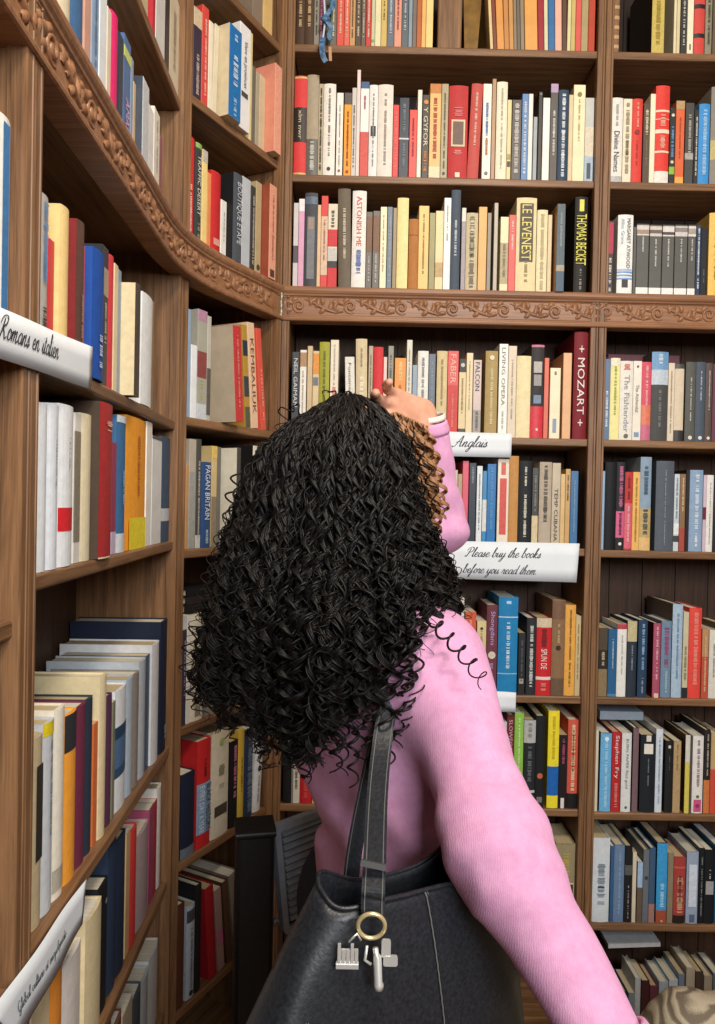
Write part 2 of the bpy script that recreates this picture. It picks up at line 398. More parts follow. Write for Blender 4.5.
def text_mesh(s, mat):
    if s not in TXT:
        c = bpy.data.curves.new('lettering', 'FONT'); c.body = s; c.size = 1; c.resolution_u = 2; c.align_x = 'LEFT'
        o = bpy.data.objects.new('lettering', c); COL.objects.link(o)
        dg = bpy.context.evaluated_depsgraph_get()
        me = bpy.data.meshes.new_from_object(o.evaluated_get(dg)); 
        bpy.data.objects.remove(o); bpy.data.curves.remove(c)
        n = len(me.vertices); a = np.zeros(n*3, np.float32); me.vertices.foreach_get('co', a); a = a.reshape(-1, 3)
        fs = [tuple(p.vertices) for p in me.polygons]; bpy.data.meshes.remove(me)
        lo, hi = a.min(0), a.max(0); a = (a-lo)/np.maximum(hi-lo, 1e-6); TXT[s] = (a, fs, (hi[0]-lo[0])/(hi[1]-lo[1]))
    return TXT[s]
PAGES = ['#d9c9a6', '#e6dcc4', '#cdb88f', '#ded2b8', '#e9e2d2', '#c9b48c']
BOOKS = []; ROWTOP = {}
def spine_profile(w, hard):
    """the outline of the spine, from its left edge to its right edge"""
    if not hard: return [(-w/2, 0.0), (-w/2+min(.0012, w*.1), -.0008), (w/2-min(.0012, w*.1), -.0008), (w/2, 0.0)]
    bul = min(.0045, w*0.11)
    return [(-w/2+w*i/6, .0012-bul*(1-((i-3)/3)**2)) for i in range(7)]
def strip(b, prof, z0, z1, out=0.0004):
    n = len(prof); vs = [(x*1.002, y-out, z0) for x, y in prof] + [(x*1.002, y-out, z1) for x, y in prof]
    return b.add(vs, [(i, i+1, n+i+1, n+i) for i in range(n-1)], n > 4)
def make_book(u, uu, v, z, w, h, d, hx, toks, lean):
    hard = any(t[0] == 'k' for t in toks)
    name = 'hardcover_book' if hard else 'paperback'
    p = u.pt(uu, v, z)
    root = empty(name, p, u.rz)
    if lean:
        # a leaning book turns about the bottom edge of the side it leans to
        root.rotation_euler = (Matrix.Rotation(u.rz, 3, 'Z') @ Matrix.Rotation(lean, 3, 'Y')).to_euler()
        root.location = u.pt(uu, v, z + abs(math.sin(lean))*w*0.5)
    prof = spine_profile(w, hard); th = min(0.0026 if hard else 0.0009, w*0.16); lip = 0.003 if hard else 0.0006
    ch = next((t[1] for t in toks if t[0] == 'c'), hx)
    b = MB(); outer = [(-w/2, d)] + prof + [(w/2, d)]
    inner = [(w/2-th, d), (w/2-th, th*1.2), (-w/2+th, th*1.2), (-w/2+th, d)]
    ring = outer + inner; n = len(ring); m = len(outer)
    vs = [(x, y, 0) for x, y in ring] + [(x, y, h) for x, y in ring]
    fs = [(i, (i+1) % n, n+(i+1) % n, n+i) for i in range(n)]
    q = len(prof)
    # top and bottom rims: left board, spine, right board
    L0, L1, R1, R0 = n-1, n-2, m+1, m
    left = [0, 1, L1, L0]; right = [m-2, m-1, R0, R1]; sp = list(range(1, m-1)) + [R1, L1]
    for f in (left, right, sp):
        fs.append(tuple(f[::-1])); fs.append(tuple(i+n for i in f))
    o = b.add(vs, fs).build('cover', M['cloth' if hard else 'cover'], root, lin(ch))
    if any(t[0] == 'k' for t in toks) and 'label' not in o: pass
    MB().box(-w/2+th, w/2-th, th*1.25, d-lip, lip, h-lip).build('page_block', M['pages'], root, lin(random.choice(PAGES)))
    bm = {}
    if ch != hx: strip(bm.setdefault((hx, 0), MB()), prof, 0.0003, h-.0003, 0.0003)
    yf = min(y for x, y in prof) - 0.0006; words = []
    for t in toks:
        if t[0] == 'b':                       # a band printed round the spine
            strip(bm.setdefault((t[3], t[1]), MB()), prof, float(t[1])*h, float(t[2])*h, 0.0004+.00012*len(bm)); words.append(('band', t[3]))
        elif t[0] == 'g':                     # a panel on the spine, not reaching its edges
            s = float(t[4]) if len(t) > 4 else 0.35
            bb = bm.setdefault((t[3], t[1]), MB()); z0, z1 = float(t[1])*h, float(t[2])*h
            yq = yf+.0001-.00012*len(bm)
            bb.add([(-w*s, yq, z0), (w*s, yq, z0), (w*s, yq, z1), (-w*s, yq, z1)], [(0, 1, 2, 3)]); words.append(('panel', t[3]))
        elif t[0] in 'tuh':
            a, tf, asp = text_mesh(t[1].replace('_', ' '), None); z0, z1 = float(t[3])*h, float(t[4])*h
            s = float(t[5]) if len(t) > 5 else 0.5; xo = float(t[6])*w if len(t) > 6 else 0
            if t[0] == 't': vv = [(xo+(y-.5)*w*s, yf-.0011, z1-x*(z1-z0)) for x, y, _ in a]
            elif t[0] == 'u': vv = [(xo-(y-.5)*w*s, yf-.0011, z0+x*(z1-z0)) for x, y, _ in a]
            else: vv = [(xo+(x-.5)*w*s, yf-.0011, z0+y*(z1-z0)) for x, y, _ in a]
            tb = MB(); tb.add(vv, tf); tb.build('spine_title', M['print'], root, lin(t[2])); words.append(('lettering', t[2]))
        elif t[0] == 'p':                     # lettering too blurred in the photo to read: rows of small dashes
            bb = MB(); z0, z1 = float(t[2])*h, float(t[3])*h; s = float(t[4]) if len(t) > 4 else 0.34
            zz = z1
            while zz > z0+.002:
                l = random.uniform(.0011, .0030); k = w*s*random.uniform(.6, .95)/2
                if random.random() < .84: bb.add([(-k, yf-.0011, zz-l), (k, yf-.0011, zz-l), (k, yf-.0011, zz), (-k, yf-.0011, zz)], [(0, 1, 2, 3)])
                zz -= l+random.uniform(.0006, .0016)
            if bb.v: bb.build('spine_print', M['print'], root, lin(t[1]))
        elif t[0] == 'r':                     # publisher's mark
            bb = MB(); zc = float(t[2])*h; r_ = w*(float(t[3]) if len(t) > 3 else .22)
            bb.add([(r_*math.cos(a), yf-.0011, zc+r_*math.sin(a)) for a in [2*PI*i/10 for i in range(10)]], [tuple(range(10))])
            bb.build('spine_mark', M['print'], root, lin(t[1]))
    for hx2, bb in bm.items(): bb.build('spine_panel', M['print'], root, lin(hx2[0]))
    return root, name, hard, words
ALLROWS = {'A': ROWS_A, 'B': ROWS_B, 'M': ROWS_M, 'L': ROWS_L, 'N': ROWS_N}
FL = {'A': U_A, 'B': U_B, 'M': U_M, 'L': U_L, 'N': U_N}
def rows(unit, zh, where, group, text, off=0.012):
    """one shelf: each line is left, right, top as measured on the photograph (projected onto the plane of the spines), colour, details"""
    u = FL[unit]; z = Z(zh)+0.0006; ent = []
    pb = u.pt(u.w/2, off, z); 
    for ln in text.strip().splitlines():
        ln = ln.strip()
        if not ln: continue
        head, *tk = [s.strip() for s in ln.split('|')]
        a = head.split(); x0, x1, yt = float(a[0]), float(a[1]), float(a[2]); hx = a[3]
        toks = [t.split() for t in tk]
        o_ = off - float(next((t[1] for t in toks if t[0] == 'D'), 0))
        xm = (x0+x1)/2
        # row of the shelf's top under this book
        yb = yt
        for _ in range(30):
            _, zz = u.hit(xm, yb, o_); yb += (zz-z)*330
        ym = (max(yt, -60)+yb)/2
        u0, _ = u.hit(x0, ym, o_); u1, _ = u.hit(x1, ym, o_)
        H_ = next((float(t[1]) for t in toks if t[0] == 'H'), None)
        h = H_ if H_ else u.hit(xm, yt, o_)[1]-z
        lean = math.radians(next((float(t[1]) for t in toks if t[0] == 'L'), 0))
        uu = (u0+u1)/2
        if lean: uu -= math.sin(lean)*h*0.5; h = h/math.cos(lean)
        above = [r_ for r_ in ALLROWS[unit] if r_ > zh+.01]
        if above: h = min(h, min(above)-TH-zh-.004)
        if zh < .3 and zh > 0: h = min(h, .53-zh-.004)
        ent.append([uu, o_, u1-u0, h, hx, toks, lean])
    # keep neighbours from cutting into each other or into the sides of the case
    lo, hi = ST+.0012, u.w-ST-.0012
    for e in ent: e[2] = max(e[2], .004)
    def edge(e, side, f):                 # where a book's left or right face stands at height f
        return e[0] + side*e[2]/2*math.cos(e[6]) + math.sin(e[6])*f
    for it in range(240):
        worst = 0
        for a, b in zip(ent, ent[1:]):
            hm = min(a[3], b[3]); over = max(edge(a, 1, 0)-edge(b, -1, 0), edge(a, 1, hm)-edge(b, -1, hm)) + .0008
            if over > 0: a[0] -= over/2; b[0] += over/2; worst = max(worst, over)
            if over > 0 and it > 60: a[2] *= .985; b[2] *= .985
        for e in ent[(len(ent)-1 if unit == 'N' else 0):]:
            if True:
                l = min(edge(e, -1, 0), edge(e, -1, e[3])); r = max(edge(e, 1, 0), edge(e, 1, e[3]))
                if l < lo: e[0] += lo-l; worst = max(worst, lo-l)
                if r > hi: e[0] -= r-hi; worst = max(worst, r-hi)
        if worst < 1e-4: break
    ROWTOP[(unit, zh)] = max(e[3] for e in ent)+z
    for uu, o_, w, h, hx, toks, lean in ent:
        d = next((float(t[1]) for t in toks if t[0] == 'x'), min(DEPTH-.02-o_, max(.105, h*random.uniform(.62, .7))))
        r, name, hard, words = make_book(u, uu, o_, z, w, h, d, hx, toks, lean)
        BOOKS.append(dict(o=r, kind='hardback' if hard else 'paperback', col=colour_word(hx), w=w, h=h, words=words, where=where, group=group, lean=lean))
K = 'back bookcase'
rows('A', ROWS_A[0], ('top shelf', K), 'books on the top shelf of the back bookcase', '''
294 302.5 -40 #4a3526 | k | p #c9ab7a .2 .75 .4 | H .235
303 312 -45 #503a2a | k | p #c9ab7a .2 .75 .4 | H .24
312.3 317.5 -45 #8a8578 | p #4a463e .1 .8 | H .235
318 322 -40 #8a4a63 | p #e0c0c8 .1 .6 | H .22
322.5 329 -45 #5a5750 | H .23
329.5 336 -45 #6d6a5e | p #e0d6ae .1 .7 .3 | H .235
336.5 343.7 -45 #dc5648 | p #f0c8a8 .1 .8 .3 | H .24
344 349.3 -45 #e06c58 | p #f5d8c0 .1 .8 .3 | H .235
349.5 355 -45 #c79a68 | p #7a5430 .1 .8 .3 | H .235
355.3 361 -45 #5a4a3c | p #d8cab0 .1 .8 .35 | H .24
361.2 365.5 -45 #6b5f52 | p #d8cab0 .1 .8 .35 | H .23
365.8 371 -45 #cc4340 | p #f0d0b8 .1 .8 .35 | H .235
371.6 375 -45 #c9c8a0 | r #7ab040 .07 .4 | H .23
375.3 381 -45 #e8dcb0 | H .235
381.4 387.2 -45 #d3b565 | p #806428 .3 .8 .3 | H .24
387.4 394.3 -45 #66707c | p #c8ccd0 .15 .8 .35 | H .235
395 402 -45 #e09a80 | p #9a4a3a .2 .8 .3 | H .24
402.4 409 -45 #5d666c | p #d0d4d4 .2 .8 .3 | H .235
409.2 412.8 -45 #8a99a4 | H .23
413 417 -45 #776a62 | H .23
417.4 422 -45 #b9632f | H .24
422.2 426.2 -45 #e8b36a | H .24
426.6 433.5 -45 #f0cf85 | H .235
488.5 491.5 -45 #d9c08a | H .25 | L -4
492 495.5 -45 #7a3a24 | H .25 | L -4
496 503 -45 #d9964a | H .25 | L -3.5
503.3 508 -45 #c08448 | H .25 | L -3
508.3 512.5 -45 #c9904e | H .25 | L -2.6
513 516 -45 #8a7a64 | H .25 | L -2.4
516.3 519.5 -45 #6d6254 | H .25 | L -2.4
519.8 523.5 -45 #8d8068 | H .25 | L -2.3
524.5 537 -45 #e0a052 | H .25 | L -2.2
537.6 543.5 -45 #9a2230 | H .25 | L -2.2
544 547.6 -45 #d8cfa4 | H .25 | L -2
548.5 555 -45 #2f6a9e | H .245 | L -1.8
555.4 562 -45 #e8b098 | H .25 | L -1.6
562.6 567.2 -45 #5c4030 | H .25 | L -1.2
567.6 571 -45 #d9cf9a | H .25
571.3 575.5 -45 #c9b070 | H .25
576 581.5 -45 #d65a50 | H .25
582 588.6 -45 #a9986c | H .25
589 595.5 -45 #b8442c | H .245
''')
rows('A', ROWS_A[1], ('second shelf', K), 'books on the second shelf of the back bookcase', '''
292.6 304.8 76 #d8413f | k | b .33 .68 #2e2420 | t xlm_nwr #d9c9a0 .36 .65 .3 | b .0 .02 #d8b070 | b .97 .99 #d8b070
306 317.5 75 #a99b82 | k | b 0 .36 #68665f | p #d8d4c4 .05 .33 .4
317.8 322.4 84 #b9a98a | p #3f3a30 .05 .95 .5
323.4 335.2 84 #ece6da | k | p #8a8278 .2 .95 .22 | r #3a3430 .07 .16
336.4 342.8 93 #efe9de | p #a49c90 .1 .85 .22 | r #c05040 .06
344 351.4 93 #f0a022 | b .86 1 #5c5450 | p #a03c1c .12 .82 .3 | r #b03020 .05
351.7 356 88 #cfc8bf | p #6a6460 .1 .8 .4
356.4 359.8 70 #e6d2ca
360.2 368.6 82 #f0ebe2 | b .0 .47 #d4584e | b .93 1 #44628c | p #c06a7a .7 .85 .3
369 377.4 85 #ece8e0 | k | p #8a8890 .1 .9 .22 | g .44 .55 #25222a .3
377.8 392.6 85 #eae0d2 | k | p #a89c90 .12 .9 .2
392.8 398.6 105 #d8332f | p #e88a80 .1 .9 .3
399 408.8 98 #1c2838 | b .475 .495 #cfd4d8 | p #7a8894 .1 .42 .3 | p #7a8894 .55 .92 .3
409.2 416.8 110 #dc4238 | p #b02020 .3 .9 .3
417.2 421.4 90 #e8e0cc
422 428.8 95 #2a2019 | t Y_GYFOR #e8d8b0 .38 .85 .6 | p #d8843c .07 .34 .5 | r #d88a3c .91 .33
429.4 440.6 84 #e0b468 | b .9 1 #c97f3a | p #c0503c .2 .85 .4 | b 0 .12 #e8d8b0
441 447.8 84 #a89a78 | p #6c6048 .1 .9 .3 | r #4a4440 .05
448.6 467.6 86 #c03b3a | k | g .34 .63 #d8c4a0 .36 | g .36 .61 #6a5244 .28 | p #e07070 .66 .76 .5 | p #e07a78 .25 .3 .5 | g .01 .06 #e8d8c0 .12
469.4 480.6 84 #c5574f | k | p #e8c0a8 .35 .9 .22 | L 2
482.4 490.8 84 #f0ead8 | p #5c7ab8 .45 .8 .35 | p #c87050 .25 .43 .35 | r #7a746c .06
491.6 495.4 79 #b08a68
496.2 506.8 82 #efe6cc | k | p #c0b498 .1 .93 .22
507 511 100 #e0cc94 | g .25 .32 #a89c60 .4 | g .16 .23 #4a4440 .4
511.6 521 100 #4f4640 | p #cfc8c0 .06 .95 .5
521.6 527.8 94 #5f86b5 | p #dce4ee .06 .92 .4
528.1 532.4 94 #e4e0d6
533 536.8 117 #9fa5a8
538 541.8 92 #2f2a28 | r #8a8480 .97 .3
542.5 549.4 98 #efebe0
550 557.4 84 #55504a | b .91 1 #b49ab8 | p #d8d4cc .25 .72 .35
558 568 90 #34485c | k | p #e8ecf0 .04 .95 .4
568.6 572.8 95 #d8c49c
573.2 584.8 85 #f0e2b8 | p #c8b888 .4 .85 .2 | r #8a7a48 .9 .2
586 594.8 98 #c2c2ba | b .3 .65 #d8ccb4 | b 0 .3 #a9bac8 | g .03 .22 #4a5058 .22
''')
rows('A', ROWS_A[2], ('shelf on the carved cornice', K), 'books on the cornice shelf of the back bookcase', '''
293.2 298 203 #cfc6c4 | b .3 .5 #5a5058
298.4 304 199 #dba3bd | b .86 1 #efe6ea
304.6 317 193 #4a4c50 | k | g .1 .75 #76787a .3 | g .62 .74 #a08a78 .2 | b .88 .96 #5f6c7c
317.4 320.8 205 #e0bb90
321.2 327.8 196 #d9453d | b .15 .78 #dcbca0 | p #a86a58 .3 .75 .3
328.2 337.6 204 #e0d4b8 | b 0 .25 #cf2f35 | b .5 .7 #cf2f35 | b .25 .33 #3a3434 | b .33 .48 #c8c4bc | p #5a5048 .72 .92 .4
338 350.4 189 #6f6353 | k | p #d9ccb0 .3 .8 .25 | L -1.2
351.2 365 191 #ece8de | k | t ASTONISH_ME #d4574c .44 .94 .36 | p #5c78b8 .16 .4 .42
366 372 212 #6d655c | b .49 .94 #7d5a42 | p #c8c4bc .1 .45 .3
372.6 379.4 211 #6d655c | b .49 .94 #7d5a42 | p #c8c4bc .1 .45 .3
380 386.4 207 #f2e6c0 | p #b8ac80 .2 .9 .25
387 392 207 #6e7b88 | p #a9b4bc .1 .9 .3
392.6 396.4 208 #9a8660
397 408 198 #f3e2a0 | k
408.6 418 219 #b5763c | k | b .77 .78 #7a4a20
418.4 428.4 206 #e9c270 | p #a8843c .2 .9 .2
429 434.8 213 #97905a
435.2 443 211 #ecd09a | b .18 .36 #c0a26c
443.6 450.4 198 #f0eee6 | p #a8a8a4 .5 .92 .25
450.8 460 190 #4c5663 | k | p #c8ccd2 .35 .7 .3
461.2 465.4 208 #d7d3c8 | b 0 .84 #a59a9c
465.8 477.4 213 #cfc09c | k | p #7a6a54 .05 .95 .5 | p #efe6c0 .4 .9 .3
478.2 486.4 207 #e2a95c
487 490.8 213 #8c8476
493.6 497.4 203 #b9ad98
500 508 217 #eadcae | b .12 .66 #b4a480 | p #8a7a58 .2 .64 .4
508.4 515.4 215 #d9534c | p #f0d0c0 .55 .92 .3
516 536 198 #e6d6a8 | k | g .33 .94 #4a4032 .33 | t LE_LEVENEST #ecdc70 .345 .925 .48 | p #a8985c .1 .33 .2
536.6 547 210 #ecdfb6 | k | p #c8b888 .05 .95 .4
547.4 551.4 215 #d8c49a
556.4 564.6 204 #56646c | c #a9794f | b .0 .24 #4a5c6e | b .23 .3 #a89c88 | p #98a0a0 .5 .9 .3 | D .028
574.4 587 197 #25221e | k | t THOMAS_BECKET #e6dc5c .3 .82 .8 | p #9a968c .05 .26 .2 | g .85 .97 #e6dc5c .18
''')
rows('A', ROWS_A[3], ('shelf below the straight cornice', K), 'books on the shelf below the straight cornice', '''
291.6 299 352 #3a3d40 | t NEIL_GAIMAN #d8dcdc .32 .92 .5
299.6 306 350 #ece6da | b .8 .97 #b08a60 | p #b8b0a0 .2 .75 .3
307 312 346 #cfb68c
312.4 318.6 351 #d9c193 | b .72 .97 #e0953c | g .58 .68 #6c7884 .4
319 329 342 #a8a63c | k | p #6c7020 .2 .9 .3
330 338 340 #e8dcc4 | p #c0b4a0 .4 .95 .25 | g .36 .5 #d8807a .2
345.6 355 357 #e6e0d4 | c #8a6c50 | t Fontaine_Blanche #4a4a58 .2 .92 .3 | D .012 | L -2
355.8 367 339 #d9c7a0 | k | p #fff6e0 .1 .6 .4 | p #a08c64 .7 .9 .2 | L -1
368 372.4 346 #b4a184 | p #7a684c .2 .9 .3
373 382.6 347 #d73c40 | k
383 386.4 357 #e7c6bb
387.6 393 346 #8d8a7c | p #5c5a50 .3 .9 .4
394.2 405.4 358 #e8922a | p #f8d890 .7 .95 .35 | p #c06818 .4 .65 .3
406.2 411.6 340 #d9d3c0 | p #a8a290 .4 .9 .3
412 416.8 365 #8f9dac
417.4 427.8 351 #f0ece2 | k | p #8a8c90 .35 .92 .3
428.2 435 354 #5c6874 | p #98a2ac .3 .9 .25
436.4 446.8 351 #dcc79a | k | p #a89058 .35 .9 .25
447.2 458 351 #d9493f | t FABER #f0b8a0 .62 .96 .5 | b 0 .6 #cf3b34 | p #e88870 .1 .5 .2
458.6 465.6 359 #dfc793 | b .83 1 #34302a | r #c8c4b8 .92 .3 | p #a08850 .3 .75 .3 | b .02 .1 #4c463c
466 472.4 353 #e3cfa2 | p #a8946a .3 .9 .2
473 481 360 #d3bdb4 | t FALCON #3a3434 .6 .97 .55 | b .05 .35 #a8a098 | p #6a6460 .08 .33 .4
485 497.2 351 #b39a66 | k | p #e0cf9c .15 .8 .25 | r #e8dcb0 .92 .2
498.6 507.4 344 #f1ede2 | t LIVING_OPERA #8a8478 .34 .96 .42 | p #b8b4b0 .08 .28 .25
507.8 516 346 #dccab0 | p #b8a88c .2 .85 .25
516.4 530.4 356 #efdfb0 | k
530.8 543.4 345 #3a3636 | k | b 0 .34 #d43440 | g .7 .82 #b8b0a8 .33 | g .56 .68 #9a9490 .3 | g .37 .46 #7888a0 .3 | b .975 1 #d07a94 | r #f0d8c8 .09 .1
543.8 548.4 358 #d9674a
549.6 560 368 #f0e2be | g .08 .28 #8c9cb4 .18 | g .9 .95 #7a7468 .1
562.6 571 353 #e2ad7c
573.6 587.4 332 #7c1c26 | k | t +_MOZART_+ #eadfd4 .12 .87 .5
''')
rows('A', ROWS_A[4], ('shelf under the ANGLAIS sign', K), 'books between the two paper signs', '''
433 440.6 468 #c9b896 | p #8a7a58 .3 .9 .3
441 449 472 #dcd2bc | p #8a8270 .3 .9 .3
449.4 457 470 #cdbfa4
457.4 461.6 474 #b09a78
462 468 461 #d9566a
468.6 475.6 463 #222c3a | p #8a949c .75 .95 .4
476.4 481.8 466 #dfe3e4 | p #8a98a8 .2 .9 .3
482.2 486.4 471 #3b86b8 | b .2 .62 #d8dcd8
486.8 495.6 464 #1f6fb0 | p #5a9ccc .2 .95 .35
497.2 508.4 459 #e9dcc6 | g .14 .78 #d4564c .3 | g .82 .96 #d4685c .2
508.8 518 456 #c58f52 | k
518.4 531.4 461 #22252a | k | p #e0ddc8 .12 .62 .25 | p #e0ddc8 .7 .93 .2
531.8 538 468 #3a3a38 | b 0 .4 #d8c49a | p #8a8880 .45 .9 .35
539 551.2 462 #b9aa96 | k | p #4c463c .3 .96 .36
551.6 560 463 #c3b49a | t TEMP_CUBANA #4a443c .08 .7 .42
560.2 564.6 474 #d8b67e
565 569.8 469 #c9a266 | p #6c5434 .6 .95 .4
570.2 577.6 471 #3f6f9e | p #7aa0c0 .2 .9 .25
''')
rows('A', ROWS_A[5], ('shelf under the long paper sign', K), 'books under the long paper sign', '''
433 443 612 #7a6a58 | k
443.6 454.4 606 #d0c8b8
455 463.4 598 #dcd8d0 | p #a8a49c .3 .9 .25
464.4 475.4 612 #cf5a3a | p #f0a888 .2 .9 .25
476.4 485.6 621 #d8c391 | p #a48c54 .3 .9 .3 | r #5c5034 .9 .16
486.2 497 605 #6e3a44 | k | t Shongdans #c0a0d8 .55 .93 .5 | r #d8ccb8 .44 .35 | p #a888b8 .08 .35 .3
498 517.4 597 #1f7fb5 | k | b .79 .8 #cfe0ea | b .21 .22 #9cc4dc | p #d8e6ee .26 .74 .2 | g .93 .96 #b8d8ea .12
518 525 633 #24262a | p #5c6068 .2 .9 .3 | g .18 .26 #a8a090 .3
526.4 535.8 618 #2a2c30 | k | p #d8d8d4 .1 .9 .4
536.2 551 618 #c8262a | k | b .88 1 #d4c4a4 | t SPUN_DE #f0e4d8 .34 .6 .4 | p #6a1418 .62 .86 .4 | b .2 .24 #e0d8d0 | p #e08880 .05 .16 .4
551.6 564.4 600 #8a6a4c | k | b .0 .18 #6c5440 | r #3a2418 .5 .2 | b .8 .99 #7a5a44 | p #c8a878 .55 .75 .2
565 575.4 605 #e6a94e | k | p #8a5c1c .1 .95 .22
575.8 581 616 #c9b488 | p #8a7448 .2 .9 .25
''')
rows('A', ROWS_A[6], ('seventh shelf', K), 'books on the seventh shelf of the back bookcase', '''
283 291.2 743 #1a1a1c | k
291.6 292.8 752 #8c8880
293 299.6 756 #ded6c4 | p #5c564a .3 .85 .45
300.2 312 738 #c4242a | k | p #e05858 .1 .9 .4
312.4 316 771 #e4d0a0
498 506 722 #c9c9c6
506.4 513.4 715 #6e2a2c | k | t SLOWFOOD #d8a8b8 .55 .95 .5
514 523 713 #8fc04e | k | b 0 .2 #e6e4d8 | p #d8ecb4 .4 .95 .2
523.4 535 720 #25282c | k | b .74 1 #b8b8b4 | p #6c7074 .3 .7 .4 | b .17 .2 #c8c8c4 | p #8a8a88 .78 .97 .4
535.4 544.4 716 #1c1d20 | k | r #c86848 .35 .32 | g .06 .12 #7a746c .3
548 559 711 #f0dc34 | k | b .13 .43 #1f66b4 | p #c8b020 .5 .95 .3
559.6 568 735 #241c1e | p #a8506c .6 .95 .36 | g 0 .14 #e4dcd8 .2
569 579.2 720 #cf5a48 | k | b 0 .17 #1c1a1c | p #f0d8a8 .2 .95 .4 | p #8a2c24 .4 .9 .2
''')
rows('A', ROWS_A[7], ('eighth shelf', K), 'books on the eighth shelf of the back bookcase', '''
530 541 850 #5c4a3a | k
543 549.4 827 #d8dcd8 | p #7a8898 .3 .8 .3 | D .01
549.8 555.4 853 #cfc8b8 | b .1 .6 #8a7a70
557 576.4 844 #9a8c6c | k | g .22 .5 #e0c8a0 .42 | g .34 .48 #4a3a2c .4 | p #c8b050 .6 .9 .4
''')
K = 'right bookcase'
rows('B', ROWS_B[0], ('top shelf', K), 'books on the top shelf of the right bookcase', '''
613.4 619.6 -45 #8a6648 | k | b .05 .09 #c09a70 | b .16 .2 #c09a70 | b .27 .31 #c09a70 | b .38 .42 #c09a70 | b .5 .54 #c09a70 | H .24
652.4 664.8 -45 #c9b25c | c #2a2018 | p #b09840 .1 .9 .4 | H .24
674.4 677 -45 #e4d6b0 | H .23
677.4 680.6 -45 #dccaa0 | H .235
681.4 687.4 -45 #3a3a38 | p #c8c4b8 .1 .9 .4 | H .23
688 694 -45 #f0e6c8 | g .05 .12 #6c6030 .12 | H .235
694.8 705.2 -45 #cf4a42 | k | b .2 .25 #2a2626 | b .55 .6 #2a2626 | H .23
706 712.6 -45 #8e8670 | k | p #5c5644 .1 .9 .4 | H .24
713.4 722 -45 #6a5a4a | H .235
''')
rows('B', ROWS_B[1], ('second shelf', K), 'books on the second shelf of the right bookcase', '''
610.4 622.4 98 #e6e2d8 | k | t Divine_Names #4a4a4a .12 .6 .45 | p #b8b4ac .65 .92 .25 | b .0 .07 #b8b8b4
622.8 631.4 99 #e8dcc0 | p #a89c84 .1 .95 .5 | p #c8a860 .3 .5 .3
631.8 642 99 #d9453c | k | p #f0a890 .65 .95 .22 | r #8a2c24 .6 .25 | p #b83028 .2 .5 .2
643 649.4 104 #5a4a3c | p #e0d4b0 .6 .92 .5 | p #8a7a5c .2 .55 .3
649.8 654.8 94 #efe4c6
655.2 669 86 #dd4036 | k | b .73 .75 #f0d4b8 | b .51 .55 #f0d8bc | b .31 .33 #f0d4b8 | b 0 .12 #e8e0d4 | p #f0b8a0 .57 .7 .4 | p #f0b8a0 .35 .48 .4 | b .65 .66 #e8a890
669.4 674.8 108 #30302c | p #6c98c8 .35 .75 .5 | b .12 .22 #8ab83c | r #d8d0a8 .28 .3 | r #d8d0c0 .9 .3
675.4 684 101 #d9663c | b .9 1 #b89868 | b 0 .08 #e8a850 | p #b84a28 .3 .8 .2
685 693.4 103 #4a4844 | p #b8b4ac .35 .85 .36 | b .3 .38 #a8a49c
694 698 110 #34322e | p #d8d4c8 .1 .9 .4
698.6 709.4 104 #3d8fd0 | k | p #a8d0f0 .1 .92 .42
710.6 725 87 #8b8378 | k | b .25 .45 #b8a468 | p #5c564c .5 .9 .3
''')
rows('B', ROWS_B[2], ('shelf on the carved cornice', K), 'books on the cornice shelf of the right bookcase', '''
605.4 611.4 221 #3a2c2c | b .56 .98 #b0304c | p #d8d0c4 .05 .5 .5
617.4 632.6 215 #ecebe6 | k | t MARGARET_ATWOOD #6c6864 .34 .95 .24 .18 | t Alias_Grace #a8b8d0 .64 .95 .2 -.2 | g .1 .2 #3c3838 .2 | b .24 .26 #7aa0d0 | b .2 .22 #7aa0d0 | b .28 .3 #7aa0d0 | b .31 .33 #a8c0e0
633 635.8 227 #5a5854
636.2 648.4 224 #5a5852 | b .84 .98 #d8ccc0 | b .86 .92 #a08c80 | b 0 .12 #efece6 | p #d0cec8 .6 .82 .14
649.2 661.2 225 #5a5852 | b .84 .98 #cfc4b8 | b .88 .93 #6c605c | b 0 .12 #efece6 | p #d0cec8 .42 .8 .16
662 673.6 225 #5a5852 | b .84 .98 #dcd4cc | b .86 .9 #4c4444 | b 0 .12 #efece6 | p #d0cec8 .42 .8 .16
674.4 686.8 225 #5a5852 | b .84 .98 #d0c8c4 | b .9 .96 #8c8480 | b 0 .12 #efece6 | p #d0cec8 .48 .8 .14
687.6 695.2 225 #5a5852 | b .84 .98 #e0d8d0 | b .87 .95 #a89c90 | b 0 .12 #efece6 | p #d0cec8 .5 .8 .2
696 700.6 225 #2c3c58 | p #dce0e4 .1 .95 .4
701 706.8 228 #1c2128 | p #5c646c .2 .4 .3
708 722 213 #e8b84e | c #a88a3c | k | p #8a6a1c .2 .9 .3 | r #6c4434 .6 .15 | D .01
''')
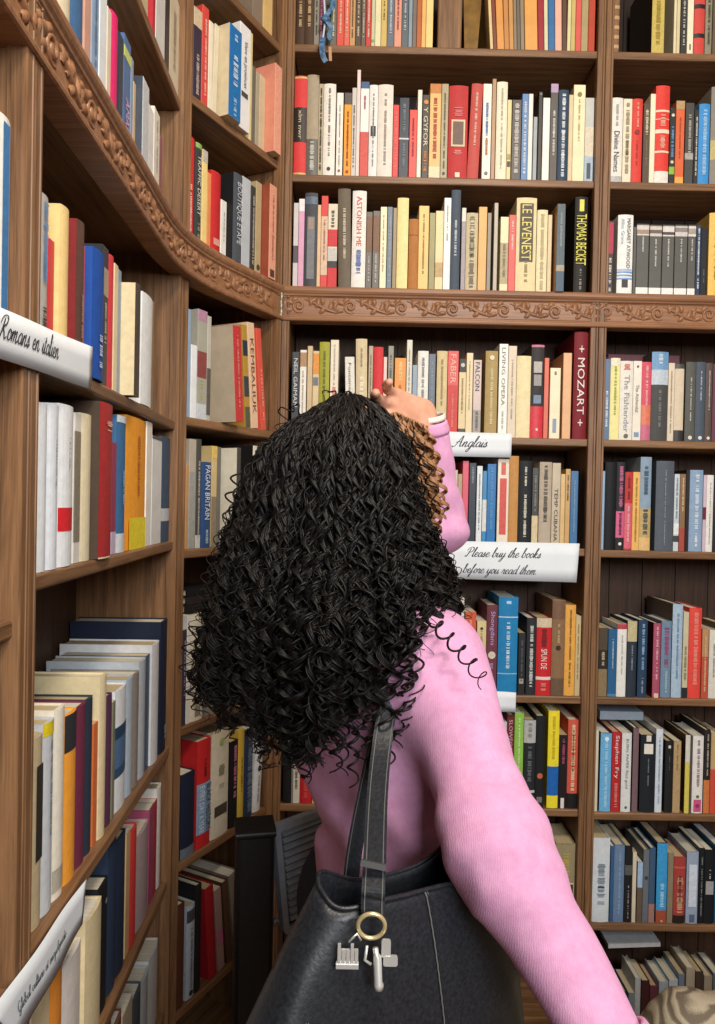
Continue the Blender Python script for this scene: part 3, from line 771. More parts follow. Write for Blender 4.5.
rows('B', ROWS_B[3], ('shelf below the straight cornice', K), 'books below the cornice in the right bookcase', '''
602.4 608.8 359 #5d7390 | p #dce4ec .15 .6 .4
609.2 618.6 358 #efe6a0 | k | p #a8b048 .3 .9 .3 | b .9 1 #ece4c8
619 631.8 361 #e9e4d8 | k | t The_Fishtender #9a98a4 .1 .82 .4 | p #d87870 .88 .96 .55 | r #6c645c .05 .18
632.2 640.4 361 #ece4d4 | t The_Alchemist #7a746c .35 .7 .4 | r #5c5854 .93 .14 | g .04 .1 #7c98b8 .3
641 650.4 362 #d8566c | k | b .2 .45 #e07a5c | b 0 .2 #c86a84 | p #f0b0a8 .45 .95 .3
651 667.4 352 #4a4a48 | k | b .63 .8 #c0cad4 | b .8 1 #6f9cc4 | p #7c7a78 .15 .58 .2 | p #d8e4ee .85 .97 .3
667.8 674 363 #dccdb6 | p #a89878 .1 .9 .25
674.4 683.6 364 #d8c8ae | k | b .0 .14 #34302c | b .94 1 #4a4844
685.4 695.2 362 #5a5a54 | k | p #c8c8c0 .25 .8 .16 | r #e8e4d8 .045 .2
695.6 705 362 #4c5663 | k | p #c8ccd4 .5 .88 .16 | r #e8e4d8 .045 .2
705.4 712 363 #5a4c48 | k | p #c8b8ac .4 .9 .22 | r #e8e4d8 .045 .24
712.6 720 364 #643c48 | k
''')
rows('B', ROWS_B[4], ('fifth shelf', K), 'books on the fifth shelf of the right bookcase', '''
599.4 603 471 #8fb0cf
603.6 615 462 #14161a | k | x .15
615.6 623.8 462 #2a2629 | k | b .14 .44 #d8628c | p #c06a94 .48 .95 .5 | p #5c1c34 .17 .42 .4 | r #e8e4e0 .07 .2
624.2 631.6 472 #c33a3a | k | b .02 .6 #d86474 | p #f0b4bc .1 .58 .3 | p #6c1c1c .65 .95 .4
632 639 472 #e8b562 | p #a87c30 .1 .95 .3
639.4 650.4 457 #8ba1b4 | k | b 0 .14 #e0b878 | b .14 .45 #c0a468 | p #3c4450 .16 .44 .5 | p #44546c .6 .92 .45
655.6 673.4 461 #555c66 | k | p #9ca4ac .05 .9 .06
673.8 679 474 #c9d2d6 | b .22 .36 #e8e8e4 | b .12 .2 #3c4044 | p #7c90a4 .4 .95 .4
679.4 685 474 #8a6a4a | b 0 .3 #a8483c | p #dcc8a0 .5 .95 .3
685.4 689 470 #221c1c
689.4 702.4 470 #8ba4c0 | k | p #dce6f0 .28 .95 .36 | p #e8ecf0 .05 .22 .24
702.8 706 475 #cbb8c4 | b .42 .58 #6c1c34
706.4 713 475 #e6e2dc | k | p #a8a4a0 .1 .9 .2
713.6 723 474 #1c1e20 | k
''')
rows('B', ROWS_B[5], ('sixth shelf', K), 'books on the sixth shelf of the right bookcase', '''
598.4 607.2 628 #4f4438 | b .0 .4 #8a7454 | b .4 .68 #24221e | p #c8b48c .45 .65 .4
608 616.6 629 #2a5f8a | k | p #a8c4d8 .4 .85 .2 | b 0 .04 #4c84ac
617 626.2 624 #e8e6e0 | k | b .93 1 #b8404c | p #b8b4b0 .3 .85 .2
627 636.4 621 #2b3440 | k | b .73 1 #c4b88c | p #8a94a0 .35 .68 .2
638 647 620 #27405a | k | p #8ab0d4 .35 .95 .34 | p #a0a8b0 .05 .25 .2
653 660.2 623 #a84f66 | c #4c1418 | k | p #f0b0c4 .25 .95 .32 | g 0 .06 #e8c8a0 .3 | D .004
661 671 621 #6f8aa0 | k | p #a03c74 .4 .92 .5 | p #a8c0d4 .05 .35 .25
672 682 604 #a9bfd2 | k | p #6c88a8 .2 .9 .22 | c #5c5048
682.6 688 612 #c9bfa0 | b 0 .12 #24282c | p #8a8064 .2 .6 .5
688.6 701 608 #e2473c | k | p #f09484 .15 .95 .4
701.6 708 629 #b98a60 | b 0 .6 #c0503c | p #e0c090 .1 .9 .3
709 718 630 #d9d3c6 | k | p #8a8890 .3 .8 .2
718.6 730 624 #5c4a3a | k
''')
rows('B', ROWS_B[6], ('seventh shelf', K), 'books on the seventh shelf of the right bookcase', '''
593.8 597.8 730 #d8cdb4
600 611 733 #6fb4e0 | c #1c2c48 | k | p #b0dcf4 .05 .9 .3 | r #e0f0f8 .93 .2
611.6 620.2 732 #b8282c | k | t Stephen_Fry #f4e0dc .42 .96 .55 | p #e08880 .05 .36 .4
621.4 631 733 #dfdfdc | k | t BURN_PAPER_Red_gold #7a7878 .3 .93 .36 | r #5c6070 .06 .14
632.6 638.2 728 #7a6066 | c #2a2224 | k
640 655 735 #1d2228 | k | g .76 .89 #ece4d8 .3 | g .92 1 #e0d8cc .16 | p #7c8894 .35 .7 .1
655.6 662.4 729 #d4dbe2 | k | p #8aa4c4 .1 .9 .3
665 672.4 741 #1f1f1f | k | g .9 .94 #d8d4c8 .16 | p #6c6c68 .6 .85 .14
673 680.4 741 #b79a70 | c #9a7a54 | p #6c5434 .6 .95 .2
685 689.6 735 #dccb5c | c #4c3828 | k | b .65 1 #d8d4c8 | D .004
692.4 703 736 #e8e2dc | k | p #8a7470 .35 .95 .3 | g .02 .18 #d05a84 .34 | r #a83060 .1 .2 | r #5c7840 .22 .15
704 710 730 #26221f | k | b 0 .4 #d07a44 | p #b8b4ac .45 .95 .3
710.6 718 733 #c0a070 | k | b 0 .55 #d0503c
718.6 729 736 #40484c | k
''')
rows('B', ROWS_B[7], ('eighth shelf', K), 'books on the eighth shelf of the right bookcase', '''
592.2 609.4 838 #d5dce0 | k | p #7a8490 .3 .7 .5 | p #4a5058 .4 .46 .5 | p #8a949c .2 .27 .5
610.2 613.4 846 #3a6088
613.8 624 845 #6b84a4 | k | p #92a6c0 .1 .9 .3
624.6 631.8 846 #1e1e20 | k | b .62 .75 #5c5c5c | p #a8a49c .05 .5 .2
632.2 636 852 #d8cbb4
637 642.2 862 #6a5a4a | b .58 1 #a4c0dc
643 648.8 850 #6a7078 | k | r #3c4044 .62 .3
649.2 655 848 #3f5a78 | k | b 0 .25 #a87c74
656.6 667 843 #3f9fd8 | c #1c3c58 | k | b 0 .16 #a8543c | p #b0e0f8 .2 .5 .4 | r #d8a890 .03 .12
667.4 673 853 #8d8068
673.6 685 857 #a8403c | k | b .0 .12 #2c201c | p #d8b07c .15 .7 .6 | p #702c3c .3 .72 .3 | b .83 .86 #c8604c
686.4 698 852 #9aa8bc | k | g .24 .83 #d4dce8 .34 | g .02 .13 #5c6c84 .22
698.6 703.8 848 #1c2024 | p #8a8a88 .1 .9 .3
704.4 714 850 #191a1c | k | g .4 .58 #a8a4a4 .4 | p #c8c8c8 .6 .75 .2
714.8 725 846 #24506c | k
''')
rows('B', ROWS_B[8], ('bottom shelf', K), 'books on the bottom shelf of the right bookcase', '''
600 609 990 #3c3830 | k
610 618 988 #5c5048
619 627 992 #2c3440 | k
628.4 634.6 993 #8a98a4
635 640.4 978 #c4ccd4 | k
641.4 649.4 981 #4c2a2c | k | r #d8d0c0 .1 .3
650 657.6 986 #6c3844 | k
659 668 982 #a8b8c4 | k | p #5c6c7c .3 .8 .3
669 677.6 980 #c4d0dc | k | p #3c4c64 .3 .8 .4
678.4 684 974 #7a8ca4
686 694.6 968 #b8ac98 | k
695.4 703 972 #4c4038 | k
704 712 976 #a89c88 | k
713 722 974 #6c7480 | k
''')
K = 'corner bookcase'
rows('M', ROWS_M[0], ('top shelf', K), 'books on the top shelf of the corner bookcase', '''
252.6 262.6 -20 #8a7a68 | H .21
263.6 272.4 -20 #dcb878 | H .205
''')
rows('M', ROWS_M[1], ('second shelf', K), 'books on the second shelf of the corner bookcase', '''
188.5 192.2 30 #e0dcc8
193.4 201.8 9 #3a3040 | p #b8a8a0 .05 .5 .4 | b .8 1 #c8b494
202.4 209 7 #cf4a40 | p #f0b8a8 .1 .9 .3
209.4 213.4 22 #e6dcc4
213.8 218 24 #d8ccb0 | L 2
226.4 238.8 25 #1f6fae | c #d8c8a4 | D .03 | p #cfe0f0 .35 .7 .45 | p #a8cce8 .03 .22 .3 | p #cfe0f0 .85 .92 .3
239.2 250 25 #e6e4e0 | D .02 | t Vivre_en_provinces #5c5c60 .4 .85 .4 | g .31 .36 #4a4a4c .3
250.2 252.4 33 #d8c890
253.4 257 68 #6c685c
257.4 261 74 #a8a088
261.4 267 78 #cbb894
268.4 275.4 59 #e8a288 | c #e09078 | D .03
''')
rows('M', ROWS_M[2], ('shelf on the carved cornice', K), 'books on the cornice shelf of the corner bookcase', '''
185.6 194 136 #cf3234 | k | p #f0c0b0 .1 .55 .3
195 201.4 143 #3a3c3a | k | t TRAFFIC_DESERT #d8d4c8 .3 .88 .5 | b .95 1 #8ab060 | p #8a8a84 .02 .25 .4
201.8 207 150 #e8cc84 | b .88 1 #b8b4a8
207.2 210.8 173 #de8a54
211 220.8 172 #c02a2c | k | g .12 .2 #d89888 .3
221.4 227 201 #e8e4da | p #a8a498 .3 .8 .2
232 241 173 #4a5058 | c #1a1a1c | k | t BOUTIQUE_ETAPE #c8ccd0 .2 .9 .6 | D .02
241.6 250 178 #b9bfc4
250.4 255 186 #3a3a36 | p #b8b4a8 .1 .9 .4
255.4 261 182 #b9a57e | r #4a4438 .1 .3
269 276 185 #e3a184 | c #9a4a34 | D .024 | p #c07a64 .2 .9 .25 | g .02 .1 #4a3c34 .3
''')
rows('M', ROWS_M[3], ('shelf below the curved cornice', K), 'books below the cornice in the corner bookcase', '''
187 190.4 309 #8fa3b8
190.8 196.6 345 #e6e8ea
197 206.4 310 #a7a496 | b .9 1 #b489a0 | b .38 .62 #8a4844 | b 0 .14 #c8ccd0 | p #c8b860 .18 .36 .2
206.8 210.6 316 #b8b4a8 | b .05 .5 #5c5850
234 242 327 #c43a3a | c #b8a890 | D .05 | L -5 | p #e08880 .15 .9 .25
243.6 248.4 326 #b8903c | b .3 .5 #3a4448 | b .7 .85 #2c3a48 | b 0 .2 #5c5c48 | L -5.5
249.2 256 324 #e6c3a0 | L -6 | t KEMBALIUK #8a4a34 .14 .85 .5
258.4 263.4 330 #de5a48 | L -7.5 | p #f0b0a0 .1 .6 .3
''')
rows('M', ROWS_M[4], ('fifth shelf', K), 'books on the fifth shelf of the corner bookcase', '''
185.4 188.2 465 #b98a5a
188.6 195.4 439 #b0a594 | b 0 .7 #9a9a94
195.8 200.6 439 #4a4844 | p #b8b4ac .1 .8 .4 | b 0 .12 #c8c4bc
201.2 210.8 462 #2c4a78 | k | t PAGAN_BRITAIN #d8e0e8 .33 .96 .5 | p #a8b8cc .05 .24 .3
211.2 216.4 446 #c9b07c | b 0 .5 #8a7a64 | b .88 1 #d8b860
216.8 220.4 447 #6c6860
236 240 448 #4c4844 | c #dcd4c0 | D .04
252 262.4 446 #e0d8c4 | c #1c1a1a | D .03
263 270 452 #c8bca4
''')
rows('M', ROWS_M[5], ('sixth shelf', K), 'books on the sixth shelf of the corner bookcase', '''
181.6 186 630 #3a3448 | p #a8a0b0 .3 .9 .3
186.4 190 616 #dcdcd8
190.4 203.4 614 #d8d0bc | k | g .04 .14 #8a8474 .2
206 214 640 #8a847c
216 226 650 #3c3430 | k
228 238 640 #5c4c40 | k
''')
rows('M', ROWS_M[6], ('seventh shelf', K), 'books on the seventh shelf of the corner bookcase', '''
181 194.4 773 #1c2438 | k | b 0 .12 #6c7480
197 210.4 740 #c8282c | k | b .13 .6 #d8c04c | t BLACK_HISTORY #24282c .14 .58 .36 .26 | b .13 .6 #88a8c8 | t EVERY_DAY_A_YEAR #e8ecf0 .14 .58 .36 -.24 | p #6a1418 .66 .84 .2
211.4 228.4 731 #d8d0bc | k | p #8a846c .58 .68 .4 | p #a8a48c .45 .5 .4 | g .2 .3 #4a443c .36 | r #a8b878 .9 .14
230 238 741 #1a1a1c | k | p #c87ca0 .35 .95 .4
238.4 244.4 730 #d9b84a | k | p #8a6c1c .3 .7 .25
246 254.4 728 #2a3a55 | k | p #7c90a8 .05 .95 .6
256 263.6 732 #dfe3e6 | k | t PARIS #3c4448 .66 .94 .5 | p #8a9298 .1 .45 .25 | r #3a4044 .54 .22 | L 4
''')
rows('M', ROWS_M[7], ('eighth shelf', K), 'books on the eighth shelf of the corner bookcase', '''
176 184 905 #5c3424 | k
186.6 194.4 905 #b8c2cc | k | b .82 .95 #4a4c50 | p #6c7884 .1 .75 .3 | r #2a2c30 .06 .25
195.4 201 885 #1e1e20 | k
207 215 886 #a81c24 | k | L -5
216.4 222.4 888 #a88a84 | L -6 | b .3 .5 #c07090
225 230 880 #5c4030 | k | L -7
232 240 872 #8c8478 | k | L -8
''')
K = 'left bookcase'
rows('L', ROWS_L[1], ('second shelf', K), 'books on the second shelf of the left bookcase', '''
140 148 -40 #c8b490 | H .2
152.6 155.4 -40 #b8303a | H .2
155.8 165 -40 #dcdcd8 | H .21
165.4 169.6 -40 #26262a | H .2
170 179.4 -40 #dcd0b4 | H .205 | p #a89878 .2 .8 .3
''', off=.01)
rows('L', ROWS_L[2], ('shelf on the curved cornice', K), 'books on the cornice shelf of the left bookcase', '''
46 55 -70 #e0d6bc | H .205
56.5 71 -60 #d9cdb0 | k | p #6c644c .4 .8 .12 | H .21
72.4 83.4 -50 #3f6288 | k | H .215
84 90.6 -45 #c99a86 | H .2
91 98.4 -30 #8fa9c6 | H .205 | p #4c6c94 .2 .8 .3
98.8 106 -12 #dfe6e8 | H .205
106.4 110.4 8 #dcd0b8
110.8 117.6 14 #d92a6a | k
118 122.6 34 #2c3444
123 130 38 #4c6f9c | t AMAL #e8b0d0 .15 .45 .5 | b .8 .9 #c8d070 | b 0 .08 #c8d860
130.4 133 58 #8ca0b4
133.2 135.6 83 #d8b890
141 147.4 79 #c8ccd0 | c #3c4450 | D .012
147.8 153 107 #e6e6e2
153.4 159 110 #e8e2d4 | p #a8a498 .3 .9 .2
159.4 161.4 136 #8a5864
''', off=.012)
rows('L', ROWS_L[3], ('shelf with the white paper strip', K), 'books on the shelf with the white paper strip', '''
38 50.4 196 #b9b8b2 | k | p #5c94cc .45 .95 .4 | p #3a3a3a .1 .3 .36
50.8 56 242 #c8323a
56.4 65.4 203 #e8c887 | k | D .008
75.5 83 220 #5a4038 | c #7a1f20 | k | D .018 | p #a88c78 .2 .5 .3
83.4 88 248 #d8544c
88.4 100.6 247 #1f4fa0 | k | D .012 | p #c8d4ec .1 .35 .3
101 107.4 246 #2e3238 | p #c8c4b8 .3 .6 .3 | b .65 .85 #a89c84
107.8 113.4 255 #cf3c46 | k
113.8 117.4 264 #dcc8a0
117.8 121 270 #8a98a8
134 139 283 #4a4038 | c #d9c8a0 | k | D .025
142 152.4 296 #e6e8e6 | k | D .006 | L 1
153 155.6 302 #7a5c40
''', off=.014)
rows('L', ROWS_L[4], ('shelf with tall white volumes', K), 'books on the shelf with the tall white volumes', '''
36.6 47 403 #e2e6ea | k | D .004
47.4 58.4 404 #dfe4ea | k | p #a8b0b8 .5 .8 .1 | D .004
58.8 73 405 #e8eaec | k | b .22 .365 #d8242e | p #a0a8b0 .6 .8 .1 | D .004
73.4 79.6 413 #e0dcd4 | b .14 .88 #8a8070
80 91 414 #e0d2b0 | k
99.6 112 403 #a82a2c | c #4a3c30 | k | p #e0b0a0 .82 .9 .5 | b .0 .01 #e0d0b0 | D .012
112.4 116 416 #e6dcc8
116.4 121 444 #9a3a5a | b 0 .2 #c8b8d0
121.4 130.6 418 #3c6c98 | k | b .0 .14 #d8dce0 | b .95 1 #cfd8e0 | p #98b8d4 .35 .6 .2
131 150 420 #f0a030 | k | g .0 .24 #f0dc30 .42 | p #c06a20 .4 .9 .15
150.4 155.6 422 #ece8de
156 165.4 438 #e4e4e2 | b .97 1 #5c5c5c
165.8 174.2 439 #3f5268 | k | b .2 .32 #c8ccd0
''', off=.012)
rows('L', ROWS_L[5], ('shelf with the orange and yellow books', K), 'books on the deep shelf of the left bookcase', '''
32 42 737 #c2b08c | k | g .35 .85 #34302c .3 | x .17
42.6 53 722 #c8ccd0 | k | p #8a8f94 .4 .9 .2 | b .93 1 #e8d020 | x .17
53.6 64 708 #ece4d2 | k | b .04 .16 #b8b0a0 | x .175
64.4 76 713 #f2a23a | k | b .78 1 #2e3034 | x .17
76.6 85.4 705 #6e2c44 | k | x .17
86 92.6 698 #2c3644 | k | x .17
93 97.4 723 #d8703a | b 0 1 #d8703a | x .13
97.8 104.2 677 #dccaa0 | k | x .19 | D .004
104.6 111.4 696 #54304a | k | x .16
112 114.6 702 #7a7864 | x .15
115 126 688 #dcdee0 | k | b .28 .36 #2c4c6c | b .36 .6 #4c6c90 | b .6 .7 #20405c | x .15
126.4 132.8 678 #a8b4c0 | k | x .15
133.2 138.8 673 #8a8078 | k | x .17
139.2 145.6 660 #b4bcc4 | k | x .18
146 149.4 655 #3c5068 | x .17
149.8 156.6 645 #d8dade | k | x .19 | D .006
166.4 172 617 #1b253c | k | x .195 | p #98a4bc .1 .2 .4 | D .008
''', off=.02)
rows('L', ROWS_L[6], ('seventh shelf', K), 'books on the seventh shelf of the left bookcase', '''
36 54 994 #d8c49c | x .15
54.6 67.4 950 #e08c34 | k | x .15
68 85.6 945 #dcd4cc | k | x .15
87 103 908 #dccaa0 | k | D .006 | x .15
105 114 873 #17181a | k | r #8a8c8c .86 .1 | x .17
114.6 122.6 834 #26344a | k | x .17
123 131.6 826 #1f2c40 | k | x .17
132 136 822 #c8a878 | x .15
136.4 143 818 #cf3a36 | k | x .15
143.6 155 818 #b09a98 | k | x .16
155.6 160 796 #a04a68 | x .15
160.4 163.4 790 #b02840 | x .15
163.8 167.6 775 #dcd8d0 | k | x .16
''', off=.02)
rows('L', ROWS_L[7], ('eighth shelf', K), 'books on the eighth shelf of the left bookcase', '''
112 120 1010 #5c2c28 | k | x .15
121 130 1000 #7a4a38 | k | x .15
131 140 985 #c8b8a0 | x .14
141 149 972 #4c545c | k | x .15
149.6 156 955 #b8bcbc | k | x .15
156.4 165 932 #d0d0cc | k | x .16
''', off=.02)
K = 'nearest bookcase'
rows('N', ROWS_N[3], ('shelf with the white paper strip', K), 'books in the nearest bookcase', '''
-34 -20 100 #c04038 | k | H .22
-19 -4 112 #d8d0b8 | k | H .21
-3 12.4 118 #e8e6dc | k | g .01 .97 #3f7cb4 .2
''', off=.012)

# books lying flat on top of the rows
def flat_book(u, uc, v, z, w, d, t, hx, label, where, tilt=0.0, rz=0.0):
    root = empty('hardcover_book', u.pt(uc, v, z), u.rz+rz); root.rotation_euler = (0, tilt, u.rz+rz)
    b = MB(); e = .0026; o = [(0, 0), (d, 0), (d, e), (e*1.5, e), (e*1.5, t-e), (d, t-e), (d, t), (0, t)]
    n = 8; vs = [(-w/2, y, zz) for y, zz in o] + [(w/2, y, zz) for y, zz in o]
    b.add(vs, [(i, (i+1) % n, n+(i+1) % n, n+i) for i in range(n)] + [(0, 7, 4, 3), (0, 3, 2, 1), (7, 6, 5, 4)] + [(n, n+3, n+4, n+7), (n, n+1, n+2, n+3), (n+7, n+4, n+5, n+6)])
    b.build('cover', M['cloth'], root, lin(hx))
    MB().box(-w/2+.003, w/2-.003, e*1.6, d-.003, e, t-e).build('page_block', M['pages'], root, lin(random.choice(PAGES)))
    tag(root, label, 'hardback')
# ------------------------------------------------------------------ a label of its own for every book
ORD = ['first', 'second', 'third', 'fourth', 'fifth', 'sixth', 'seventh', 'eighth', 'ninth', 'tenth', 'eleventh', 'twelfth', '13th', '14th', '15th', '16th', '17th', '18th', '19th', '20th', '21st', '22nd', '23rd'] + ['%dth' % i for i in range(24, 31)] + ['31st', '32nd', '33rd'] + ['%dth' % i for i in range(34, 41)] + ['41st', '42nd', '43rd', '44th']
by = {}
for b in BOOKS: by.setdefault(b['where'], []).append(b)
for where, L in by.items():
    wm = sorted(b['w'] for b in L)[len(L)//2]; hm = sorted(b['h'] for b in L)[len(L)//2]
    for i, b in enumerate(L):
        size = 'thick' if b['w'] > wm*1.45 else 'thin' if b['w'] < wm*.62 else 'tall' if b['h'] > hm*1.1 else 'short' if b['h'] < hm*.88 else ''
        det = ''
        wd = [w for w in b['words'] if colour_word(w[1]) != b['col']]
        if wd: k, c = wd[0]; det = ' with %s %s' % (colour_word(c), k)
        if b['lean']: size = 'leaning' if not size else size+' leaning'
        b['look'] = (size+' ' if size else '') + b['col'] + ' ' + b['kind']; b['det'] = det
    looks = [b['look'] for b in L]; full = [b['look']+b['det'] for b in L]
    mids = []
    for i, b in enumerate(L):
        a = L[i-1]['col'] if i else None; c = L[i+1]['col'] if i+1 < len(L) else None
        mids.append(' at the left end' if a is None else ' at the right end' if c is None else ' between %s and %s ones' % (a, c))
    for i, b in enumerate(L):
        sh, case = b['where']; place = '%s, %s' % (sh, case)
        cands = []
        if looks.count(b['look']) == 1: cands += [b['look']+b['det']+' on '+place, b['look']+' on '+place]
        if full.count(b['look']+b['det']) == 1 and b['det']: cands.append(b['look']+b['det']+' on '+place)
        if sum(1 for x, y in zip(looks, mids) if x == b['look'] and y == mids[i]) == 1: cands.append(b['look']+mids[i]+', '+place)
        cands.append('%s, %s from left on %s' % (b['look'], ORD[i], place))
        cands.append('%s %s, %s from left on %s' % (b['col'], b['kind'], ORD[i], place))
        lab = next((c for c in cands if len(c.split()) <= 16), cands[-1])
        tag(b['o'], lab, b['kind'], b['group'])
# ------------------------------------------------------------------ surfaces from distance fields
def surface_net(f, lo, hi, h):
    """one closed quad surface where f crosses zero, on a grid of step h"""
    lo = np.array(lo, float); n = np.ceil((np.array(hi)-lo)/h).astype(int)+1
    g = [lo[i]+h*np.arange(n[i]) for i in range(3)]
    P = np.stack(np.meshgrid(*g, indexing='ij'), -1).reshape(-1, 3)
    D = f(P).reshape(n).astype(np.float32)
    S = D < 0
    c = np.zeros(tuple(n-1), int)
    for a in (0, 1):
        for b in (0, 1):
            for d in (0, 1): c += S[a:n[0]-1+a, b:n[1]-1+b, d:n[2]-1+d]
    act = (c > 0) & (c < 8); idx = -np.ones(tuple(n-1), int); I = np.argwhere(act); idx[act] = np.arange(len(I))
    acc = np.zeros((len(I), 3)); cnt = np.zeros(len(I))
    cor = [(a, b, d) for a in (0, 1) for b in (0, 1) for d in (0, 1)]
    val = {q: D[I[:, 0]+q[0], I[:, 1]+q[1], I[:, 2]+q[2]] for q in cor}
    for q in cor:
        for ax in range(3):
            if q[ax]: continue
            r = list(q); r[ax] = 1; r = tuple(r); a, b = val[q], val[r]; m = (a < 0) != (b < 0)
            t = np.where(m, a/np.where(m, a-b, 1), 0)
            p = np.tile(np.array(q, float), (len(I), 1)); p[:, ax] += t
            acc[m] += p[m]; cnt[m] += 1
    V = lo + h*(I + acc/cnt[:, None])
    F = []
    for ax in range(3):
        o1, o2 = [(1, 2), (2, 0), (0, 1)][ax]
        s0 = [slice(None)]*3; s1 = [slice(None)]*3; s0[ax] = slice(0, -1); s1[ax] = slice(1, None)
        A, B = S[tuple(s0)], S[tuple(s1)]; E = np.argwhere(A != B)
        E = E[(E[:, o1] > 0) & (E[:, o2] > 0) & (E[:, o1] < n[o1]-1) & (E[:, o2] < n[o2]-1)]
        fl = A[E[:, 0], E[:, 1], E[:, 2]]
        def cell(d1, d2):
            q = E.copy(); q[:, o1] -= d1; q[:, o2] -= d2; return idx[q[:, 0], q[:, 1], q[:, 2]]
        quad = np.stack([cell(1, 1), cell(0, 1), cell(0, 0), cell(1, 0)], 1)
        quad[~fl] = quad[~fl][:, ::-1]; F.append(quad)
    return V, np.concatenate(F)
def cone(p, a, b, ra, rb):
    a = np.array(a, float); b = np.array(b, float); ab = b-a
    t = np.clip(((p-a)@ab)/(ab@ab), 0, 1)
    return np.linalg.norm(p-a-t[:, None]*ab, axis=1) - (ra+(rb-ra)*t)
def ell(p, c, ax, r):
    """ellipsoid with axes ax (rows) and half sizes r"""
    q = ((p-np.array(c))@np.array(ax).T)/np.array(r); l = np.linalg.norm(q, axis=1)
    return (l-1)*min(r)*0.5 + (l-1)*np.mean(r)*0.5
def smin(ds, k):
    d = ds[0]
    for e in ds[1:]:
        h = np.clip(0.5+0.5*(e-d)/k, 0, 1); d = e*(1-h)+d*h-k*h*(1-h)
    return d
def vec(*a): return np.array(a, float)

# ------------------------------------------------------------------ the woman: turned away and to the right
PHI = math.radians(52)
FW = vec(math.sin(PHI), math.cos(PHI), 0); RT = vec(math.cos(PHI), -math.sin(PHI), 0); UPV = vec(0, 0, 1)
A3 = lambda *a: np.array(at(*a))
neck = vec(0.012, 1.075, 1.345)
sh_r = A3(437, 662, 0.945); sh_l = neck - RT*0.150 + vec(0, 0.02, -0.012)
el_r = A3(497, 850, 0.785); wr_r = A3(617, 1062, 0.685)
el_l = A3(440, 528, 1.215); wr_l = A3(429, 426, 1.165)
chest = vec(0.030, 1.070, 1.205); waist = vec(0.068, 1.078, 1.005); hip = vec(0.066, 1.10, 0.885)
HC = neck + FW*0.008 + vec(-.012, 0, 0.185)               # middle of the head
HF = math.radians(40); hf = vec(math.sin(HF), math.cos(HF), 0); hr = vec(math.cos(HF), -math.sin(HF), 0)
AX = np.array([RT, FW, UPV]); HAX = np.array([hr, hf, UPV])
def torso_parts(p, g):
    return [ell(p, chest, AX, [.142+g, .098+g, .175+g]), ell(p, waist, AX, [.100+g, .078+g, .16+g]),
            cone(p, sh_l*.8+neck*.2-vec(0, 0, .02), sh_r*.8+neck*.2-vec(0, 0, .02), .062+g, .062+g)]
def arm_parts(p, g, s):
    S, E, W = (sh_r, el_r, wr_r) if s == 'r' else (sh_l, el_l, wr_l)
    return [cone(p, S, E, .050+g, .039+g), cone(p, E, W, .038+g, .025+g)]
def leg_pts(s):
    h = hip + RT*0.078*s - vec(0, 0, .03); k = vec(h[0]+.01, h[1]+.015, 0.47); a = vec(h[0], h[1]-.01, 0.085); return h, k, a
def leg_parts(p, g):
    o = [ell(p, hip, AX, [.138+g, .096+g, .13+g])]
    for s in (-1, 1):
        h, k, a = leg_pts(s); o += [cone(p, h, k, .082+g, .055+g), cone(p, k, a, .052+g, .036+g)]
    return o
def body(p):
    d = smin(torso_parts(p, 0)+leg_parts(p, 0), .05)
    d = smin([d, cone(p, neck-vec(0, 0, .03), neck+FW*.02+vec(0, 0, .10), .056, .050)], .04)
    for s in 'rl': d = smin([d]+arm_parts(p, 0, s), .03)
    for s in (-1, 1):
        h, k, a = leg_pts(s); d = smin([d, cone(p, a-vec(0, 0, .045), a-vec(0, 0, .06)+FW*.14, .034, .026)], .03)
    return d
def head(p):
    q = p-HC; x, y, z = q@hr, q@hf, q[:, 2]
    d = ell(p, HC+vec(0, 0, .018), HAX, [.074, .094, .098])
    d = smin([d, ell(p, HC+hf*.030-vec(0, 0, .055), HAX, [.054, .060, .062])], .035)          # jaw
    d = smin([d, ell(p, HC+hf*.076-vec(0, 0, .100), HAX, [.020, .017, .015])], .025)          # chin
    d = smin([d, cone(p, neck-vec(0, 0, .01), HC-vec(0, 0, .06)-hf*.012, .050, .052)], .03)
    d = smin([d, cone(p, HC+hf*.093+vec(0, 0, .012), HC+hf*.113-vec(0, 0, .026), .008, .012)], .014)   # nose
    for s in (-1, 1):
        d = smin([d, cone(p, HC+hf*.088+hr*.012*s+vec(0, 0, .026), HC+hf*.078+hr*.045*s+vec(0, 0, .026), .008, .007)], .016)   # brow
        e = np.linalg.norm(p-(HC+hf*.098+hr*.031*s+vec(0, 0, .004)), axis=1)-.017; d = -smin([-d, e], .012)                    # eye socket
        d = smin([d, ell(p, HC+hf*.070+hr*.046*s-vec(0, 0, .030), HAX, [.020, .018, .018])], .02)                              # cheek
        e = ell(p, HC+hr*.076*s-hf*.008-vec(0, 0, .008), HAX, [.010, .018, .031]); e2 = ell(p, HC+hr*.086*s-hf*.006-vec(0, 0, .006), HAX, [.008, .011, .02])
        d = smin([d, np.maximum(e, -e2)], .008)                                                                               # ear
        d = smin([d, cone(p, HC+hf*.097+hr*.002*s-vec(0, 0, .055), HC+hf*.088+hr*.022*s-vec(0, 0, .057), .0062, .003)], .007)  # upper lip
        d = smin([d, cone(p, HC+hf*.095+hr*.002*s-vec(0, 0, .066), HC+hf*.088+hr*.018*s-vec(0, 0, .063), .0066, .003)], .007)  # lower lip
    return d
